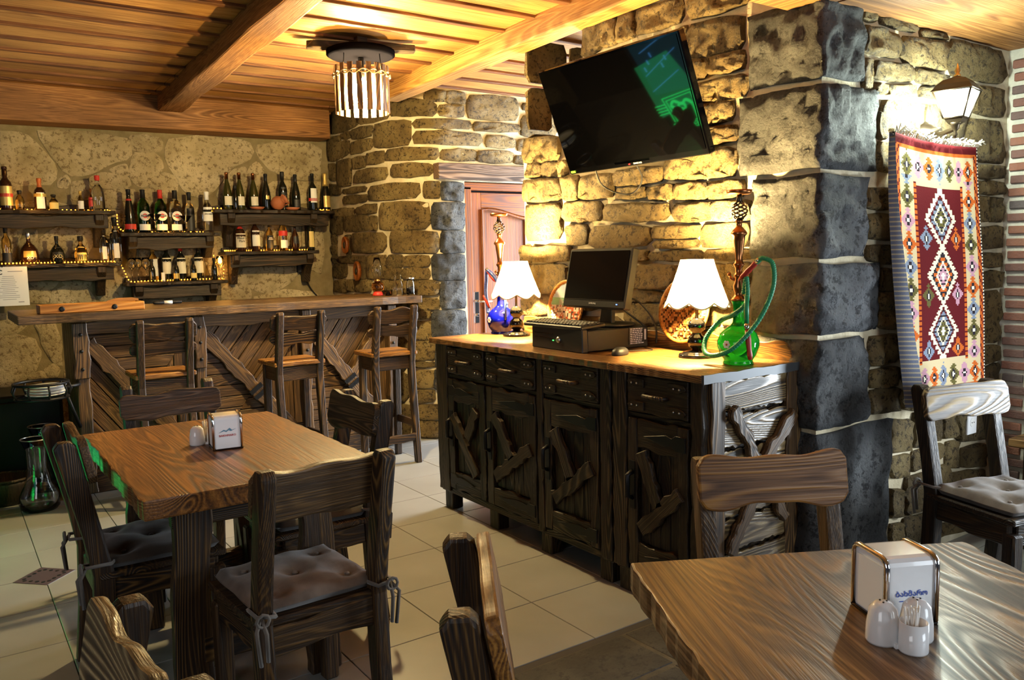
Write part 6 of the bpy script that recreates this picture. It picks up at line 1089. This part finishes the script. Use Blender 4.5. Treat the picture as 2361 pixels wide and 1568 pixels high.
def cruet(M, label):
    t = thing('cruet_stand', label, 'cruet set', M, 'white condiment stands on the tables')
    for s in (-1, 1):
        pr = [(.0, .0)]; MB().lathe([(.026, 0), (.0275, .004), (.0265, .03), (.022, .058), (.013, .068), (.001, .07)], 28, T(s * .03, .012, 0)).build('shaker', CER, t)
        hb = MB()
        for q in range(3): hb.lathe([(.0018, .068), (.0018, .0705)], 6, T(s * .03 + .006 * math.cos(q * 2.1), .012 + .006 * math.sin(q * 2.1), 0))
        hb.build('holes', INK, t)
    MB().lathe([(.0225, 0), (.0235, .003), (.022, .05), (.0205, .05), (.019, .01), (.001, .01)], 28, T(0, -.028, 0)).build('toothpick_cup', CER, t)
    tp = MB(); r = random.Random(9)
    for k in range(16): a = r.uniform(0, 6.28); q = r.uniform(0, .013); tp.tube([(q * math.cos(a), -.028 + q * math.sin(a), .012), ((q + .006) * math.cos(a), -.028 + (q + .006) * math.sin(a), .07 + r.uniform(0, .012))], .0014, 5)
    tp.build('toothpick', plain('wrapped_toothpick', (.78, .74, .68), .5), t)['kind'] = 'stuff'
    MB().box((0, 0, .004), (.05, .04, .008)).build('base', CER, t); return t
cruet(T(1.283, .715, .76, -.5), 'white three-part condiment stand with toothpicks on the front table'); cruet(T(.765, 3.075, .76, 2.9), 'white condiment stand behind the napkin holder on the square table')
# ------------------------------------------------------------------ drinks cooler with neon sign out of frame at the left, mirrored in the television
nc = thing('drinks_cooler', 'black drinks cooler with a green neon sign left of the bar, outside the picture', 'cooler', T(-.55, 4.65, 0))
NM = fr((.31, 0, .0), (0, 1, 0), (0, 0, 1))
MB().box((0, 0, .6), (.58, .74, 1.2)).build('cabinet', BLK, nc, bevel=.01)
MB().box((.293, -.02, .78), (.004, .66, .62)).build('lit_panel', E_TEAL, nc)
N2 = NM @ Matrix.Translation((.1, .12, 0)) @ Matrix.Diagonal((-.55, .55, 1, 1))
ng = MB(); tub = lambda b, p, r: b.tube([N2 @ Vector((*q[:2], 0)) for q in p], r, 6)
for d in (0, .05): tub(ng, [(-.3 + d, .1), (-.3 + d, .56 - d), (.3 - d, .62 - d), (.3 - d, .1)], .005)
for k in range(4): tub(ng, [(-.5, .28 + k * .055), (-.31, .29 + k * .055)], .0045)
tub(ng, spline([(-.15, .1, 0), (-.13, .3, 0), (-.2, .4, 0), (-.12, .48, 0), (0, .4, 0), (.1, .46, 0), (.18, .36, 0), (.15, .1, 0)], 6), .012); tub(ng, arc((-.06, .25), .07, 0, 6.2, 14, 'xy'), .01); tub(ng, arc((-.02, .36), .06, 0, 6.2, 14, 'xy'), .01); tub(ng, [(-.35, .06), (.3, .08)], .005)
ng.build('neon_tube', E_G, nc)['kind'] = 'stuff'; text('BEER', .08, NM @ T(.08, .115, 0), E_G, nc, 'neon_lettering', .003)
bl = MB()
for (a, b) in (((.3, .52), (-.05, .66)), ((.28, .68), (-.12, .86)), ((.22, .9), (-.3, 1.06))): bl.tube([NM @ Vector((*a, 0)), NM @ Vector((*b, 0))], .0035, 6)
for k in range(5): bl.box((.31, .25 - k * .06, .74 + .06 * (k % 3)), (.006, .01, .045))
bl.build('blue_tube', E_B, nc)['kind'] = 'stuff'
l_ = bpy.data.lights.new('neon_light', 'AREA'); l_.energy = NEON_W; l_.color = (.05, 1, .3); l_.size = .5; l_.shape = 'SQUARE'; lo_ = bpy.data.objects.new('neon_light', l_); COL.objects.link(lo_); lo_.parent = nc; lo_.location = (.34, 0, .6); lo_.rotation_euler = Vector((1, -.55, .12)).to_track_quat('-Z', 'Y').to_euler()
bpy.context.view_layer.update()
dg = bpy.context.evaluated_depsgraph_get()
for o in TEXTS:
    me = bpy.data.meshes.new_from_object(o.evaluated_get(dg)); q = bpy.data.objects.new(o.name.split('.')[0], me); COL.objects.link(q); q.parent = o.parent; q.matrix_basis = o.matrix_basis.copy()
    bpy.data.objects.remove(o)
